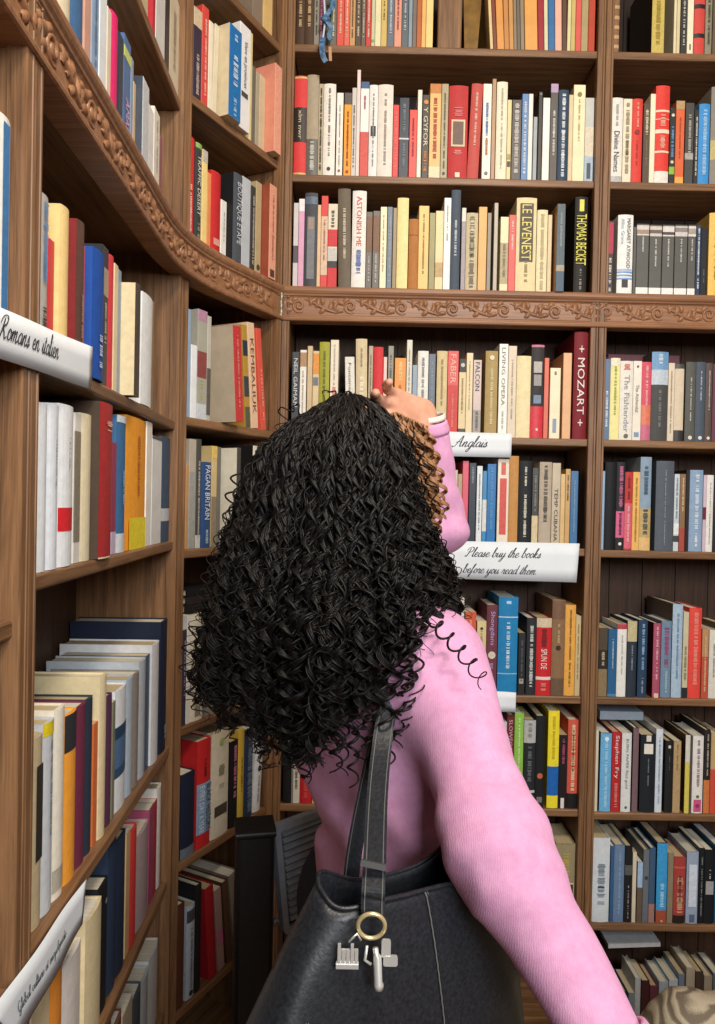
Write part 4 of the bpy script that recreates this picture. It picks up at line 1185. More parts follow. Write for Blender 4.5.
def hand(p, W, X, Yv, curl, side, spread=0.0, arm=None):
    """X along the fingers, Yv towards the thumb, the back of the hand faces X x Yv (times side)"""
    X = X/np.linalg.norm(X); Yv = Yv-X*(Yv@X); Yv /= np.linalg.norm(Yv); N = np.cross(X, Yv)*side
    Q = lambda x, y, z: W + X*x + Yv*y + N*z
    d = smin([cone(p, Q(-.03, 0, 0) if arm is None else W-arm*.035, Q(.012, 0, 0), .024, .022), cone(p, Q(.012, .012, 0), Q(.078, .026, 0), .016, .012), cone(p, Q(.012, .002, 0), Q(.083, .008, .001), .017, .012),
              cone(p, Q(.012, -.008, 0), Q(.080, -.010, .001), .016, .0115), cone(p, Q(.012, -.014, 0), Q(.072, -.027, 0), .015, .011)], .012)
    fs = []
    for k, (y, L0) in enumerate(((.026, .076), (.008, .084), (-.010, .078), (-.027, .060))):
        x0 = (.078, .083, .080, .072)[k]; a = curl[k]; b = Q(x0, y, 0); ang = 0; d3 = []
        dirv = X + Yv*(spread*(1.5-k)/1.5); dirv /= np.linalg.norm(dirv)
        for j, (fr, ca) in enumerate(((.45, .55), (.31, 1.0), (.24, .75))):
            ang += a*ca; e = b + (dirv*math.cos(ang)-N*math.sin(ang))*L0*fr
            r0 = (.0092, .0084, .0076)[j]*(.9 if k == 3 else 1); d3.append(cone(p, b, e, r0, r0*.9)); b = e
        fs.append(smin(d3, .004))
    d = smin([d, fs[0]], .006)
    for f in fs[1:]: d = smin([d, f], .005)
    t0, t1, t2, t3 = Q(.018, .018, -.004), Q(.044, .044, -.012), Q(.068, .054, -.020), Q(.088, .056, -.028)
    return smin([d, smin([cone(p, t0, t1, .015, .0115), cone(p, t1, t2, .0108, .0095), cone(p, t2, t3, .0092, .0075)], .004)], .010)
hl_X = vec(-.74, -.66, .04); hl_Y = vec(-.30, -.30, -.75)
hl_W = wr_l + vec(-.003, 0.0, .012)
hand_l = lambda p: hand(p, hl_W, hl_X, hl_Y, (.16, .26, .36, .46), -1, .16, (wr_l-el_l)/np.linalg.norm(wr_l-el_l))
hr_X = (wr_r-el_r); hr_Y = vec(-.3, .9, .2)
hand_r = lambda p: hand(p, wr_r, hr_X, hr_Y, (.5, .6, .65, .7), 1)
SKIN = noisy('skin', '#c98f74', '#d9a58a', 40, 0.5, 0.05, detail=3)
parts = [surface_net(body, (-.32, .66, -.005), (.48, 1.42, 1.46), .009), surface_net(head, HC-vec(.15, .15, .21), HC+vec(.15, .15, .145), .0042),
         surface_net(hand_l, hl_W-vec(.21, .2, .13), hl_W+vec(.09, .09, .15), .0030), surface_net(hand_r, wr_r-vec(.1, .2, .25), wr_r+vec(.2, .12, .1), .0034)]
def keep(V, F, m):
    """drop the faces whose points fail m"""
    k = m[F].all(1); F = F[k]; u, inv = np.unique(F, return_inverse=True); return V[u], inv.reshape(F.shape)
vs, fs, n = [], [], 0
for i, (V, F) in enumerate(parts):
    vs.append(V); fs.append(F+n); n += len(V)
BV, BF = np.concatenate(vs), np.concatenate(fs)
base = vec(0.04, 1.07, 0)
woman = link('person', np_mesh('person', BV-base, BF, SKIN)); woman.location = base
tag(woman, 'woman seen from behind in a pink sweater, one hand on her dark curly hair', 'person')
def on_woman(name, V, F, mat, label=None):
    return link(name, np_mesh(name, V-base, F, mat), woman, None, label)
# nails of the raised hand and eyes
EYEW = plain('eye_white', '#e8e2da', 0.2); IRIS = plain('iris', '#3a2418', 0.15); NAIL = plain('nail', '#c9877c', 0.25)
for s in (-1, 1):
    c = HC+hf*.0835+hr*.031*s+vec(0, 0, .004)-base
    e = MB().ellipsoid(c, .0125, .0125, .0125, 14, 10).build('eye', EYEW, woman)
    MB().ellipsoid(c+hf*.0085, .0055, .0055, .0055, 10, 8).build('iris', IRIS, e)

# sweater
def wr(p):
    """folds of the knit: fan out from the armpit, gather at the elbow and the cuff"""
    d = 0
    t = np.clip(((p-sh_r)@(el_r-sh_r))/((el_r-sh_r)@(el_r-sh_r)), -.3, 1.4)
    q = p - sh_r; across = q@np.cross((el_r-sh_r)/np.linalg.norm(el_r-sh_r), vec(.6, -.7, .2))
    g = np.exp(-((t-1.0)/.35)**2); d += .0020*g*np.sin(t*30+across*60)
    g = np.exp(-((t-.25)/.3)**2); d += .0026*g*np.sin(t*9+across*75+1.2)
    s = (p-el_r)@((wr_r-el_r)/np.linalg.norm(wr_r-el_r)); g = np.exp(-((s-.13)/.08)**2); d += .0022*g*np.sin(s*40+across*70)
    d += .0022*np.exp(-((t-.6)/.5)**2)*np.sin(across*95+t*7)*np.sin(t*5+across*20+.6)
    g = np.exp(-((p[:, 2]-1.03)/.09)**2)*(p[:, 0] < .14); d += .0042*g*np.sin(p[:, 2]*62+p[:, 0]*48)+.003*g*np.sin(p[:, 0]*110-p[:, 2]*30)
    u = (p-el_l)@((wr_l-el_l)/np.linalg.norm(wr_l-el_l)); g = np.exp(-((p-el_l)**2).sum(1)/.012); d += .0032*g*np.sin(u*110+p[:, 1]*60)
    return d
def sweater(p):
    d = smin(torso_parts(p, .013)+[ell(p, vec(.066, 1.084, .93), AX, [.130, .100, .11])], .05)
    d = smin([d, cone(p, A3(408, 700, 1.005), A3(398, 845, 1.02), .075, .078), cone(p, A3(434, 705, .958), A3(424, 815, .952), .058, .046)], .06)      # the slack of the sweater across her back
    S, E, W = sh_r, el_r, wr_r
    ar = smin([cone(p, S, E, .059, .0495), cone(p, E, W, .0505, .0365)], .05)
    d = smin([d, ar], .040)
    S, E, W = sh_l, el_l, wr_l
    al = smin([cone(p, S, E, .062, .043), cone(p, E, W, .042, .0305)], .025)
    d = smin([d, al], .03) - wr(p)
    # ends: cuffs, hem and neckline are cut open
    return d
V, F = surface_net(sweater, (-.32, .66, .84), (.48, 1.42, 1.70), .0068)
xr = (V-wr_r)@((wr_r-el_r)/np.linalg.norm(wr_r-el_r)); nr = np.linalg.norm(V-wr_r, axis=1)
xl = (V-wr_l)@((wr_l-el_l)/np.linalg.norm(wr_l-el_l)); nl = np.linalg.norm(V-wr_l, axis=1)
nk = np.linalg.norm((V-neck)[:, :2]-(FW*.012)[:2], axis=1)
ok = ~((xr > -.004) & (nr < .12)) & ~((xl > -.006) & (nl < .10)) & (V[:, 2] > .872) & ~((V[:, 2] > 1.352) & (nk < .078))
V, F = keep(V, F, ok)
def sweater_mat():
    m, nt, b = new_mat('pink_knit'); L = nt.links
    tc = node(nt, 'ShaderNodeTexCoord')
    n = node(nt, 'ShaderNodeTexNoise', Scale=55.0, Detail=6.0, Roughness=0.75); L.new(tc.outputs['Object'], n.inputs['Vector'])
    n2 = node(nt, 'ShaderNodeTexNoise', Scale=420.0, Detail=2.0); L.new(tc.outputs['Object'], n2.inputs['Vector'])
    r = node(nt, 'ShaderNodeValToRGB'); r.color_ramp.elements[0].position = 0.25; r.color_ramp.elements[1].position = 0.75
    r.color_ramp.elements[0].color = lin('#c98db0'); r.color_ramp.elements[1].color = lin('#dfa6c9'); L.new(n.outputs['Fac'], r.inputs['Fac'])
    L.new(r.outputs['Color'], b.inputs['Base Color']); b.inputs['Roughness'].default_value = 0.9; b.inputs['Specular IOR Level'].default_value = 0.15
    b.inputs['Sheen Weight'].default_value = 0.25; b.inputs['Sheen Tint'].default_value = lin('#f4c4e0')
    w = node(nt, 'ShaderNodeTexWave', Scale=150.0, Distortion=6.0, Detail=2.0); w.bands_direction = 'X'; L.new(tc.outputs['Object'], w.inputs['Vector'])
    ad = node(nt, 'ShaderNodeMath', operation='ADD'); L.new(n2.outputs['Fac'], ad.inputs[0]); L.new(w.outputs['Fac'], ad.inputs[1])
    bp = node(nt, 'ShaderNodeBump', Strength=0.16, Distance=0.001); L.new(ad.outputs[0], bp.inputs['Height']); L.new(bp.outputs[0], b.inputs['Normal'])
    return m
PINK = sweater_mat()
sw = on_woman('sweater', V, F, PINK, 'soft pink knitted sweater')
md = sw.modifiers.new('thickness', 'SOLIDIFY'); md.thickness = 0.004; md.offset = -1
def ring_band(name, c, ax, r0, r1, w, t, mat):
    """a ribbed cuff or hem: a short sleeve of cloth round an axis"""
    ax = Vector(ax).normalized(); a = ax.cross(Vector((.3, .2, .9))).normalized(); b_ = ax.cross(a); mb = MB(); k = 40; vs = []
    for i, (s, r) in enumerate(((-w, r0), (-w*.5, r0*1.03), (0, (r0+r1)/2*1.03), (w*.5, r1*1.02), (w, r1), (w, r1-t), (0, (r0+r1)/2-t), (-w, r0-t))):
        for j in range(k):
            q = 2*PI*j/k; rr = r*(1+.012*(j % 2)); vs.append(Vector(c)-Vector(base)+ax*s+(a*math.cos(q)+b_*math.sin(q))*rr)
    fs = [(i*k+j, i*k+(j+1) % k, ((i+1) % 8)*k+(j+1) % k, ((i+1) % 8)*k+j) for i in range(8) for j in range(k)]
    return mb.add(vs, fs, True).build(name, mat, woman)
dl = (wr_l-el_l)/np.linalg.norm(wr_l-el_l); dr = (wr_r-el_r)/np.linalg.norm(wr_r-el_r)
ring_band('cuff', wr_l-dl*.004, dl, .0315, .0295, .010, .004, PINK); ring_band('cuff', wr_r-dr*.004, dr, .044, .040, .014, .004, PINK)
# pale watch strap at the raised wrist
ring_band('wristband', wr_l+dl*.013, dl, .0275, .0268, .0045, .002, plain('wristband', '#e4ded0', 0.4))
# trousers and shoes
DENIM = noisy('dark_denim', '#1b1f2a', '#272c3a', 300, 0.8, 0.2, 0.001)
def trousers(p):
    return smin(leg_parts(p, .013), .04)
V, F = surface_net(trousers, (-.20, .86, .05), (.30, 1.30, 1.06), .010)
V, F = keep(V, F, (V[:, 2] > .075) & (V[:, 2] < .985)); on_woman('trousers', V, F, DENIM)
for s in (-1, 1):
    h, k, a = leg_pts(s)
    sh = lambda p: np.maximum(smin([cone(p, a-vec(0, 0, .038)-FW*.018, a-vec(0, 0, .058)+FW*.15, .046, .036), cone(p, a-vec(0, 0, .04), a+vec(0, 0, .0), .044, .042)], .02), .002-p[:, 2])
    V, F = surface_net(sh, a-vec(.13, .13, .10), a+vec(.26, .24, .06), .006)
    V[:, 2] = np.maximum(V[:, 2], .0045); on_woman('shoe', V, F, plain('black_leather_shoe', '#17171a', 0.4))

# ------------------------------------------------------------------ hair
def interp(z, pts):
    zs = [q[0] for q in pts]; return np.interp(z, zs, [q[1] for q in pts])
HY = 1.07                                    # depth of the middle of the hair
def zx(px, py):
    p = at(px, py, HY); return p.z, p.x
AXX = zx(345, 480)[1]
LEFT = sorted((zx(x, y)[0], AXX-zx(x, y)[1]) for x, y in ((330, 396), (306, 410), (283, 425), (262, 448), (248, 478), (238, 512), (228, 545), (221, 575), (214, 610), (206, 645), (200, 675), (204, 705), (230, 740)))
RIGHT = sorted((zx(x, y)[0], zx(x, y)[1]-AXX) for x, y in ((362, 395), (384, 402), (398, 418), (408, 445), (414, 480), (420, 510), (432, 540), (446, 570), (452, 600), (446, 625), (430, 660), (420, 690), (414, 720)))
ZTOP = zx(345, 393)[0]
def env(a, z):
    """how far the hair stands from its middle axis in direction a (0 right, pi/2 away from the camera) at height z"""
    c, s = np.cos(a), np.sin(a)
    rx = np.where(c > 0, interp(z, RIGHT), interp(z, LEFT))
    m = (interp(z, RIGHT)+interp(z, LEFT))/2
    ry = m*np.where(s > 0, .92, .88+.34*np.clip((1.44-z)/.10, 0, 1)*np.clip((c+.75)/.6, 0, 1))
    dome = np.sqrt(np.clip((ZTOP-z)/.09, 0, 1))
    return dome**.35/np.sqrt((c/np.maximum(rx, .01))**2+(s/np.maximum(ry, .01))**2)
ZB = lambda px, py: zx(px, py)[0]
def strand_tubes(C, R, k=4):
    """C: (n strands, m points, 3), R: (n, m) radii -> tubes"""
    n, m, _ = C.shape
    T = np.gradient(C, axis=1); T /= np.linalg.norm(T, axis=2, keepdims=True)+1e-9
    ref = np.array([.36, .48, .80]); A = np.cross(T, ref); A /= np.linalg.norm(A, axis=2, keepdims=True)+1e-9; B = np.cross(T, A)
    q = np.arange(k)*2*PI/k
    V = C[:, :, None, :] + (A[:, :, None, :]*np.cos(q)[:, None] + B[:, :, None, :]*np.sin(q)[:, None])*R[:, :, None, None]
    idx = np.arange(n*m*k).reshape(n, m, k); i0, i1 = idx[:, :-1], idx[:, 1:]
    F = np.stack([i0, np.roll(i0, -1, 2), np.roll(i1, -1, 2), i1], -1).reshape(-1, 4)
    return V.reshape(-1, 3), F
def locks(n, rng, arange, srange, zend, per=3, amp=(.004, .008), pitch=(.038, .056), rad=.0024, z0r=(.0, .05), m=120, jit=.008, wander=.05):
    """curly locks: each a clump of strands wound together round one falling line over the shell of the hair"""
    a = rng.uniform(*arange, n); s = rng.uniform(*srange, n); ph = rng.uniform(0, 2*PI, n); hand_ = rng.choice([-1, 1], n)
    ze = zend(a) + rng.normal(0, .020, n); ye = HY + env(a, ze)*s*np.sin(a); ze = EYE + (ze-EYE)*ye/HY
    zt = ZTOP - rng.uniform(*z0r, n) - (1-s)*.05
    t = np.linspace(0, 1, m)
    w = np.power(t, 1.35)[None, :]*np.ones((n, 1))
    z = zt[:, None] + (ze-zt)[:, None]*w
    aa = a[:, None] + rng.normal(0, wander, n)[:, None]*t[None, :] + wander*.6*np.sin(t[None, :]*rng.uniform(3, 8, n)[:, None]+ph[:, None])
    r = env(aa, z)*s[:, None] + rng.normal(0, jit, n)[:, None]*t[None, :]
    X = AXX + r*np.cos(aa); Y = HY + r*np.sin(aa); C = np.stack([X, Y, z], -1)
    sg = np.linalg.norm(np.diff(C, axis=1), axis=2); L = np.concatenate([np.zeros((n, 1)), np.cumsum(sg, 1)], 1)
    T = np.gradient(C, axis=1); T /= np.linalg.norm(T, axis=2, keepdims=True)+1e-9
    rad_ = np.stack([np.cos(aa), np.sin(aa), np.zeros_like(aa)], -1); A = np.cross(T, rad_); A /= np.linalg.norm(A, axis=2, keepdims=True)+1e-9; B = np.cross(T, A)
    pt = rng.uniform(*pitch, n); am = rng.uniform(*amp, n)
    g = .22 + .78*np.clip(t[None, :]*1.5-.1, 0, 1)*np.ones((n, 1)); g = g + .35*np.clip(t[None, :]*4-3, 0, 1)
    tw = 1+.45*np.clip(t[None, :]*2.2-1.2, 0, 1)                      # the ends wind tighter
    out = []; rr = []
    for k in range(per):
        th = hand_[:, None]*2*PI*np.cumsum(np.concatenate([np.zeros((n, 1)), sg], 1)*tw, 1)/pt[:, None]*(1+.05*np.sin(L*14+ph[:, None])) + ph[:, None] + (k*.30+rng.normal(0, .10, n))[:, None]
        ak = (am*(.75+.5*k/max(1, per-1)))[:, None]*g
        out.append(C + A*(np.cos(th)*ak)[..., None] + B*(np.sin(th)*ak)[..., None])
        rr.append(rad*rng.uniform(.6, 1.1)*np.ones((n, m))*np.clip(1.15-.85*t[None, :]**2.5, .2, 1.2)*np.clip(t[None, :]*14+.3, 0, 1))
    return np.concatenate(out), np.concatenate(rr)
def zend_main(a):
    x = np.cos(a)
    px = 345 + np.where(x > 0, 75*x, 140*(-x)*-1)
    py = np.interp(px, [205, 235, 265, 295, 325, 350, 380, 405, 430], [700, 712, 738, 760, 742, 704, 684, 672, 640])
    return np.array([ZB(345, y) for y in py]) + np.where(np.sin(a) > .2, .03, 0)
rng = np.random.default_rng(5)
sets = [locks(290, rng, (-PI, PI), (.84, 1.0), zend_main, per=5),
        locks(120, rng, (-PI*1.05, .05*PI), (.94, 1.03), zend_main, amp=(.005, .009), per=4),
        locks(70, rng, (-PI, PI), (.62, .84), zend_main, per=2),
        locks(60, rng, (-PI*1.1, .1*PI), (1.0, 1.08), lambda a: zend_main(a), per=1, amp=(.008, .013), pitch=(.026, .04), rad=.0013, m=170, jit=.014, wander=.1)]
HAIRM, hnt, hb = new_mat('dark_curly_hair')
hb.inputs['Base Color'].default_value = lin('#0e0a08'); hb.inputs['Roughness'].default_value = 0.52; hb.inputs['Specular IOR Level'].default_value = 0.32
VS, FS, nn = [], [], 0
for C, R in sets:
    V, F = strand_tubes(C, R); VS.append(V); FS.append(F+nn); nn += len(V)
# the dense inner mass that the locks cover
na, nz = 56, 60
zs = np.linspace(ZTOP-.012, ZB(300, 712), nz); an = np.linspace(0, 2*PI, na, endpoint=False)
G = []
for i, z in enumerate(zs):
    rr = env(an, np.full(na, z-.004))*(.86-.05*np.sin(an*9+i*.5)*np.sin(i*.37))
    zj = np.full(na, z) + (0 if i < nz-1 else .0)
    low = np.maximum(z, zend_main(an)+.035)
    rr = rr*np.clip(1-(low-z)*6, .35, 1)
    G.append(np.stack([AXX+rr*np.cos(an), HY+rr*np.sin(an), low], 1))
G = np.concatenate(G); idx = np.arange(na*nz).reshape(nz, na)
Fm = np.stack([idx[:-1], idx[1:], np.roll(idx[1:], -1, 1), np.roll(idx[:-1], -1, 1)], -1).reshape(-1, 4)
top = np.array([[AXX, HY, ZTOP-.006]]); bot = np.array([[AXX-.05, HY, ZB(300, 700)]])
V = np.concatenate([G, top, bot]); n_ = len(G)
ft = np.stack([np.full(na, n_), idx[0], np.roll(idx[0], -1), np.roll(idx[0], -1)], 1)
VS.append(V); FS.append(Fm+nn); nn += len(V)
hair = on_woman('hair', np.concatenate(VS), np.concatenate(FS), HAIRM, 'long dark brown hair in tight corkscrew curls')
# single curls that have come away over the sleeve and at the left
def corkscrew(pts, amp, pitch, rad, mb):
    pts = [Vector(p) for p in pts]; L = [0]
    for a, b in zip(pts, pts[1:]): L.append(L[-1]+(b-a).length)
    n = int(L[-1]/.0016); out = []
    for i in range(n):
        d = L[-1]*i/(n-1); j = 0
        while j < len(pts)-2 and L[j+1] < d: j += 1
        f = (d-L[j])/(L[j+1]-L[j]); p = pts[j].lerp(pts[j+1], f); t = (pts[j+1]-pts[j]).normalized()
        a = t.cross(Vector((0, 1, .2))).normalized(); b = t.cross(a); th = 2*PI*d/pitch; am = amp*min(1, d/.02+.2)
        out.append(p+a*math.cos(th)*am+b*math.sin(th)*am-Vector(base))
    mb.append(MB().tube(out, [rad*(1.1-.7*(i/n)**2) for i in range(n)], 5))
LC = []
corkscrew([at(428, 616, .90), at(444, 633, .872), at(458, 648, .852), at(470, 662, .832), at(480, 676, .812), at(486, 684, .800)], .0085, .0235, .0015, LC)
rng = np.random.default_rng(21)
for x0, y0, x1, y1, d0 in ((398, 630, 410, 705, .875), (412, 622, 417, 696, .872), (404, 645, 400, 738, .875), (392, 655, 397, 748, .88), (384, 658, 379, 752, .88), (372, 665, 373, 778, .885), (358, 675, 362, 768, .89),
                           (346, 685, 342, 776, .895), (332, 700, 336, 774, .915), (322, 705, 318, 768, .92), (308, 710, 306, 782, .93), (296, 715, 292, 772, .935), (350, 690, 353, 786, .89), (366, 670, 367, 750, .885), (410, 640, 406, 728, .874), (388, 670, 388, 772, .88)):
    xm = (x0+x1)/2+rng.uniform(-5, 5)
    corkscrew([at(x0, y0, d0), at(xm, (y0+y1)/2, d0-.004), at(x1, y1, d0-.004)], rng.uniform(.007, .0095), rng.uniform(.022, .030), rng.uniform(.0017, .0024), LC)
for P_ in ([(222, 590), (205, 612), (190, 640), (184, 682)], [(232, 640), (210, 662), (196, 690), (203, 722)], [(226, 610), (208, 640), (200, 672), (190, 704)], [(240, 470), (232, 500), (228, 540), (222, 570)], [(236, 520), (224, 548), (216, 580), (210, 604)]):
    corkscrew([at(x, y, 1.05-.006*i) for i, (x, y) in enumerate(P_)], rng.uniform(.010, .014), rng.uniform(.026, .036), .0014, LC)
for P_ in ([(404, 430), (412, 460), (424, 495), (436, 520)], [(398, 440), (408, 480), (420, 520), (428, 550)], [(412, 432), (424, 462), (434, 492), (441, 515)]):
    corkscrew([at(x, y, 1.035) for x, y in P_], .0075, .030, .0015, LC)
corkscrew([at(302, 414, 1.07), at(292, 405, 1.07), at(284, 412, 1.07), at(280, 432, 1.07)], .009, .024, .0012, LC)
corkscrew([at(338, 398, 1.07), at(330, 389, 1.07), at(322, 398, 1.07)], .006, .018, .0011, LC)
for i, m_ in enumerate(LC): m_.build('loose_curl', HAIRM, woman)
# lighter brown curls, the sunlight on them put into the colour, that hang in front of the face, between the hair and the raised sleeve
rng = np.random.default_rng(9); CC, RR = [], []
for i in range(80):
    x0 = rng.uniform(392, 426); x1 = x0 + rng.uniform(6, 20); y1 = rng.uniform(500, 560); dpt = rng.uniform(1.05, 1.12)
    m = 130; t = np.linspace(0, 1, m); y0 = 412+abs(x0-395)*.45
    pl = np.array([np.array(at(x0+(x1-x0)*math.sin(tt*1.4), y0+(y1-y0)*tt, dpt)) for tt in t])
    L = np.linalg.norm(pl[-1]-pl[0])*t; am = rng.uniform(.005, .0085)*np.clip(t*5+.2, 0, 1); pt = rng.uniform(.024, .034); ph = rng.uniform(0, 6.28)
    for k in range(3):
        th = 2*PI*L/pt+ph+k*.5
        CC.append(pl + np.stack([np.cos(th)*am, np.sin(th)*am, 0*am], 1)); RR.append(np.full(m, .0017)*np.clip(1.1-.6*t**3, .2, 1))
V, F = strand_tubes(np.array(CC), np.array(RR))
LITE, lnt, lb = new_mat('sunlit_brown_curls'); lb.inputs['Base Color'].default_value = lin('#9a6d47'); lb.inputs['Roughness'].default_value = 0.45
on_woman('front_curls', V, F, LITE, 'lighter brown curls beside the face, sunlight painted into their colour')
# ------------------------------------------------------------------ handwriting: strokes of a sloping script
GL = {
 'a': (1.0, [[(.8, .9), (.5, 1), (.2, .75), (.1, .35), (.3, .02), (.6, .2), (.8, .9), (.74, .25), (.9, .02), (1.1, .25)]]),
 'b': (.95, [[(-.05, .2), (.25, 1.0), (.45, 1.9), (.3, 2.1), (.16, 1.6), (.14, .3), (.35, 0), (.65, .2), (.72, .7), (.5, .95), (.75, .8), (1.0, .85)]]),
 'c': (.8, [[(.7, .8), (.5, 1), (.2, .75), (.1, .3), (.35, 0), (.65, .12), (.85, .35)]]),
 'd': (1.0, [[(.8, .9), (.5, 1), (.2, .75), (.1, .35), (.3, .02), (.6, .2), (.8, .9), (.95, 2.0), (.78, .3), (.9, .02), (1.1, .25)]]),
 'e': (.8, [[(.05, .4), (.5, .55), (.62, .85), (.4, 1), (.15, .7), (.12, .25), (.4, 0), (.7, .15), (.9, .4)]]),
 'é': (.8, [[(.05, .4), (.5, .55), (.62, .85), (.4, 1), (.15, .7), (.12, .25), (.4, 0), (.7, .15), (.9, .4)], [(.4, 1.3), (.65, 1.65)]]),
 'f': (.7, [[(-.05, .2), (.35, 1.1), (.6, 1.9), (.45, 2.1), (.3, 1.6), (.15, 0), (.0, -.9), (-.15, -.6), (.1, -.1), (.75, .4)]]),
 'g': (.95, [[(.8, .9), (.5, 1), (.2, .75), (.1, .35), (.3, .02), (.6, .2), (.8, .9), (.6, -.3), (.3, -.95), (.05, -.75), (.4, -.25), (1.05, .3)]]),
 'h': (1.0, [[(-.05, .2), (.3, 1.1), (.52, 1.95), (.36, 2.1), (.22, 1.5), (.1, 0), (.2, .6), (.5, 1), (.66, .85), (.56, .25), (.7, 0), (1.05, .3)]]),
 'i': (.5, [[(-.05, .2), (.25, .95), (.15, .25), (.3, .0), (.55, .3)], [(.3, 1.4), (.34, 1.48)]]),
 'k': (.95, [[(-.05, .2), (.3, 1.1), (.52, 1.95), (.36, 2.1), (.22, 1.5), (.1, 0), (.2, .6), (.5, 1), (.6, .75), (.25, .5), (.6, .05), (.95, .25)]]),
 'l': (.5, [[(-.05, .2), (.3, 1.1), (.5, 1.9), (.34, 2.1), (.2, 1.5), (.12, .25), (.28, 0), (.55, .3)]]),
 'm': (1.4, [[(-.05, .2), (.15, .95), (.08, 0), (.25, .7), (.48, 1), (.56, .8), (.46, 0), (.65, .7), (.9, 1), (1.0, .8), (.92, .2), (1.06, 0), (1.45, .3)]]),
 'n': (1.0, [[(-.05, .2), (.15, .95), (.08, 0), (.25, .7), (.52, 1), (.62, .8), (.54, .2), (.68, 0), (1.05, .3)]]),
 'o': (.85, [[(.6, .9), (.35, 1), (.12, .6), (.18, .12), (.45, .02), (.68, .4), (.58, .9), (.7, .75), (.95, .8)]]),
 'p': (.95, [[(-.05, .2), (.2, .95), (.0, -.95), (.2, .6), (.5, 1), (.7, .7), (.5, .1), (.25, .1), (1.0, .3)]]),
 'r': (.75, [[(-.05, .2), (.2, 1.05), (.3, .85), (.55, .88), (.45, .25), (.58, 0), (.85, .3)]]),
 's': (.7, [[(-.05, .1), (.35, 1.0), (.4, .7), (.5, .25), (.3, 0), (.08, .15), (.75, .25)]]),
 't': (.55, [[(-.05, .2), (.3, 1.1), (.38, 1.6), (.16, .25), (.3, 0), (.6, .3)], [(.05, 1.15), (.55, 1.2)]]),
 'u': (1.0, [[(-.05, .2), (.18, .95), (.12, .25), (.3, 0), (.55, .3), (.75, .95), (.68, .25), (.82, 0), (1.05, .3)]]),
 'y': (.95, [[(-.05, .2), (.18, .95), (.14, .3), (.32, .05), (.58, .3), (.78, .95), (.55, -.4), (.25, -.95), (.02, -.75), (.4, -.2), (1.0, .3)]]),
 'A': (1.5, [[(-.35, .15), (-.2, -.05), (.15, .1), (.55, 1.1), (1.0, 2.1), (1.0, .6), (1.1, .05), (1.35, .2)], [(.1, .75), (.5, .95), (1.2, .85)]]),
 'P': (1.3, [[(.5, 1.8), (.3, .6), (.05, 0), (-.2, .1), (-.05, .3)], [(-.15, 1.3), (.05, 1.85), (.6, 2.1), (1.1, 1.9), (1.05, 1.3), (.6, .95), (.4, 1.15)]]),
 'R': (1.5, [[(.5, 1.8), (.3, .6), (.05, 0), (-.2, .1), (-.05, .3)], [(-.15, 1.3), (.05, 1.85), (.6, 2.1), (1.05, 1.9), (.95, 1.35), (.5, 1.0), (.8, .5), (1.05, .02), (1.4, .25)]]),
 'G': (1.4, [[(1.05, 1.7), (.8, 2.1), (.3, 1.7), (.1, .8), (.35, .1), (.8, .2), (1.0, .9), (.8, -.4), (.4, -.9), (.1, -.6), (.7, -.05), (1.4, .3)]]),
 ' ': (.7, []), '.': (.5, [[(.1, .02), (.16, .08)]]), ',': (.4, [[(.12, .05), (.02, -.3)]]),
}
def smooth(pts, n=5):
    P = [Vector((x, y)) for x, y in pts]; out = []
    for i in range(len(P)-1):
        p0, p1, p2, p3 = P[max(0, i-1)], P[i], P[i+1], P[min(len(P)-1, i+2)]
        for k in range(n):
            t = k/n; out.append(.5*((2*p1)+(p2-p0)*t+(2*p0-5*p1+4*p2-p3)*t*t+(3*p1-p0-3*p2+p3)*t**3))
    return out+[P[-1]]
def script(text, size, place, name, mat, parent, weight=.085):
    """write text: place(x, y) gives the point on the paper x along and y above the writing line"""
    for word in text.split(' '):
        pass
    b = MB(); x = 0
    for ch in text:
        adv, st = GL[ch]
        for s in st:
            q = smooth(s); n = len(q); vs = []
            for i, p in enumerate(q):
                d = q[min(n-1, i+1)]-q[max(0, i-1)]; d = d.normalized() if d.length else Vector((1, 0)); nn = Vector((-d.y, d.x))
                w = weight*(.55+.75*abs(d.y)*(1 if d.y < 0 else .45))
                for sg in (1, -1):
                    r = p+nn*w*sg; vs.append(place((x+r.x+r.y*.42)*size, r.y*size))
            b.add(vs, [(2*i, 2*i+1, 2*i+3, 2*i+2) for i in range(n-1)])
        x += adv
    o = b.build(name, mat, parent); o['kind'] = 'stuff'; return x*size
INK = plain('black_ink', '#303038', 0.6)
def text_len(t): return sum(GL[c][0] for c in t)
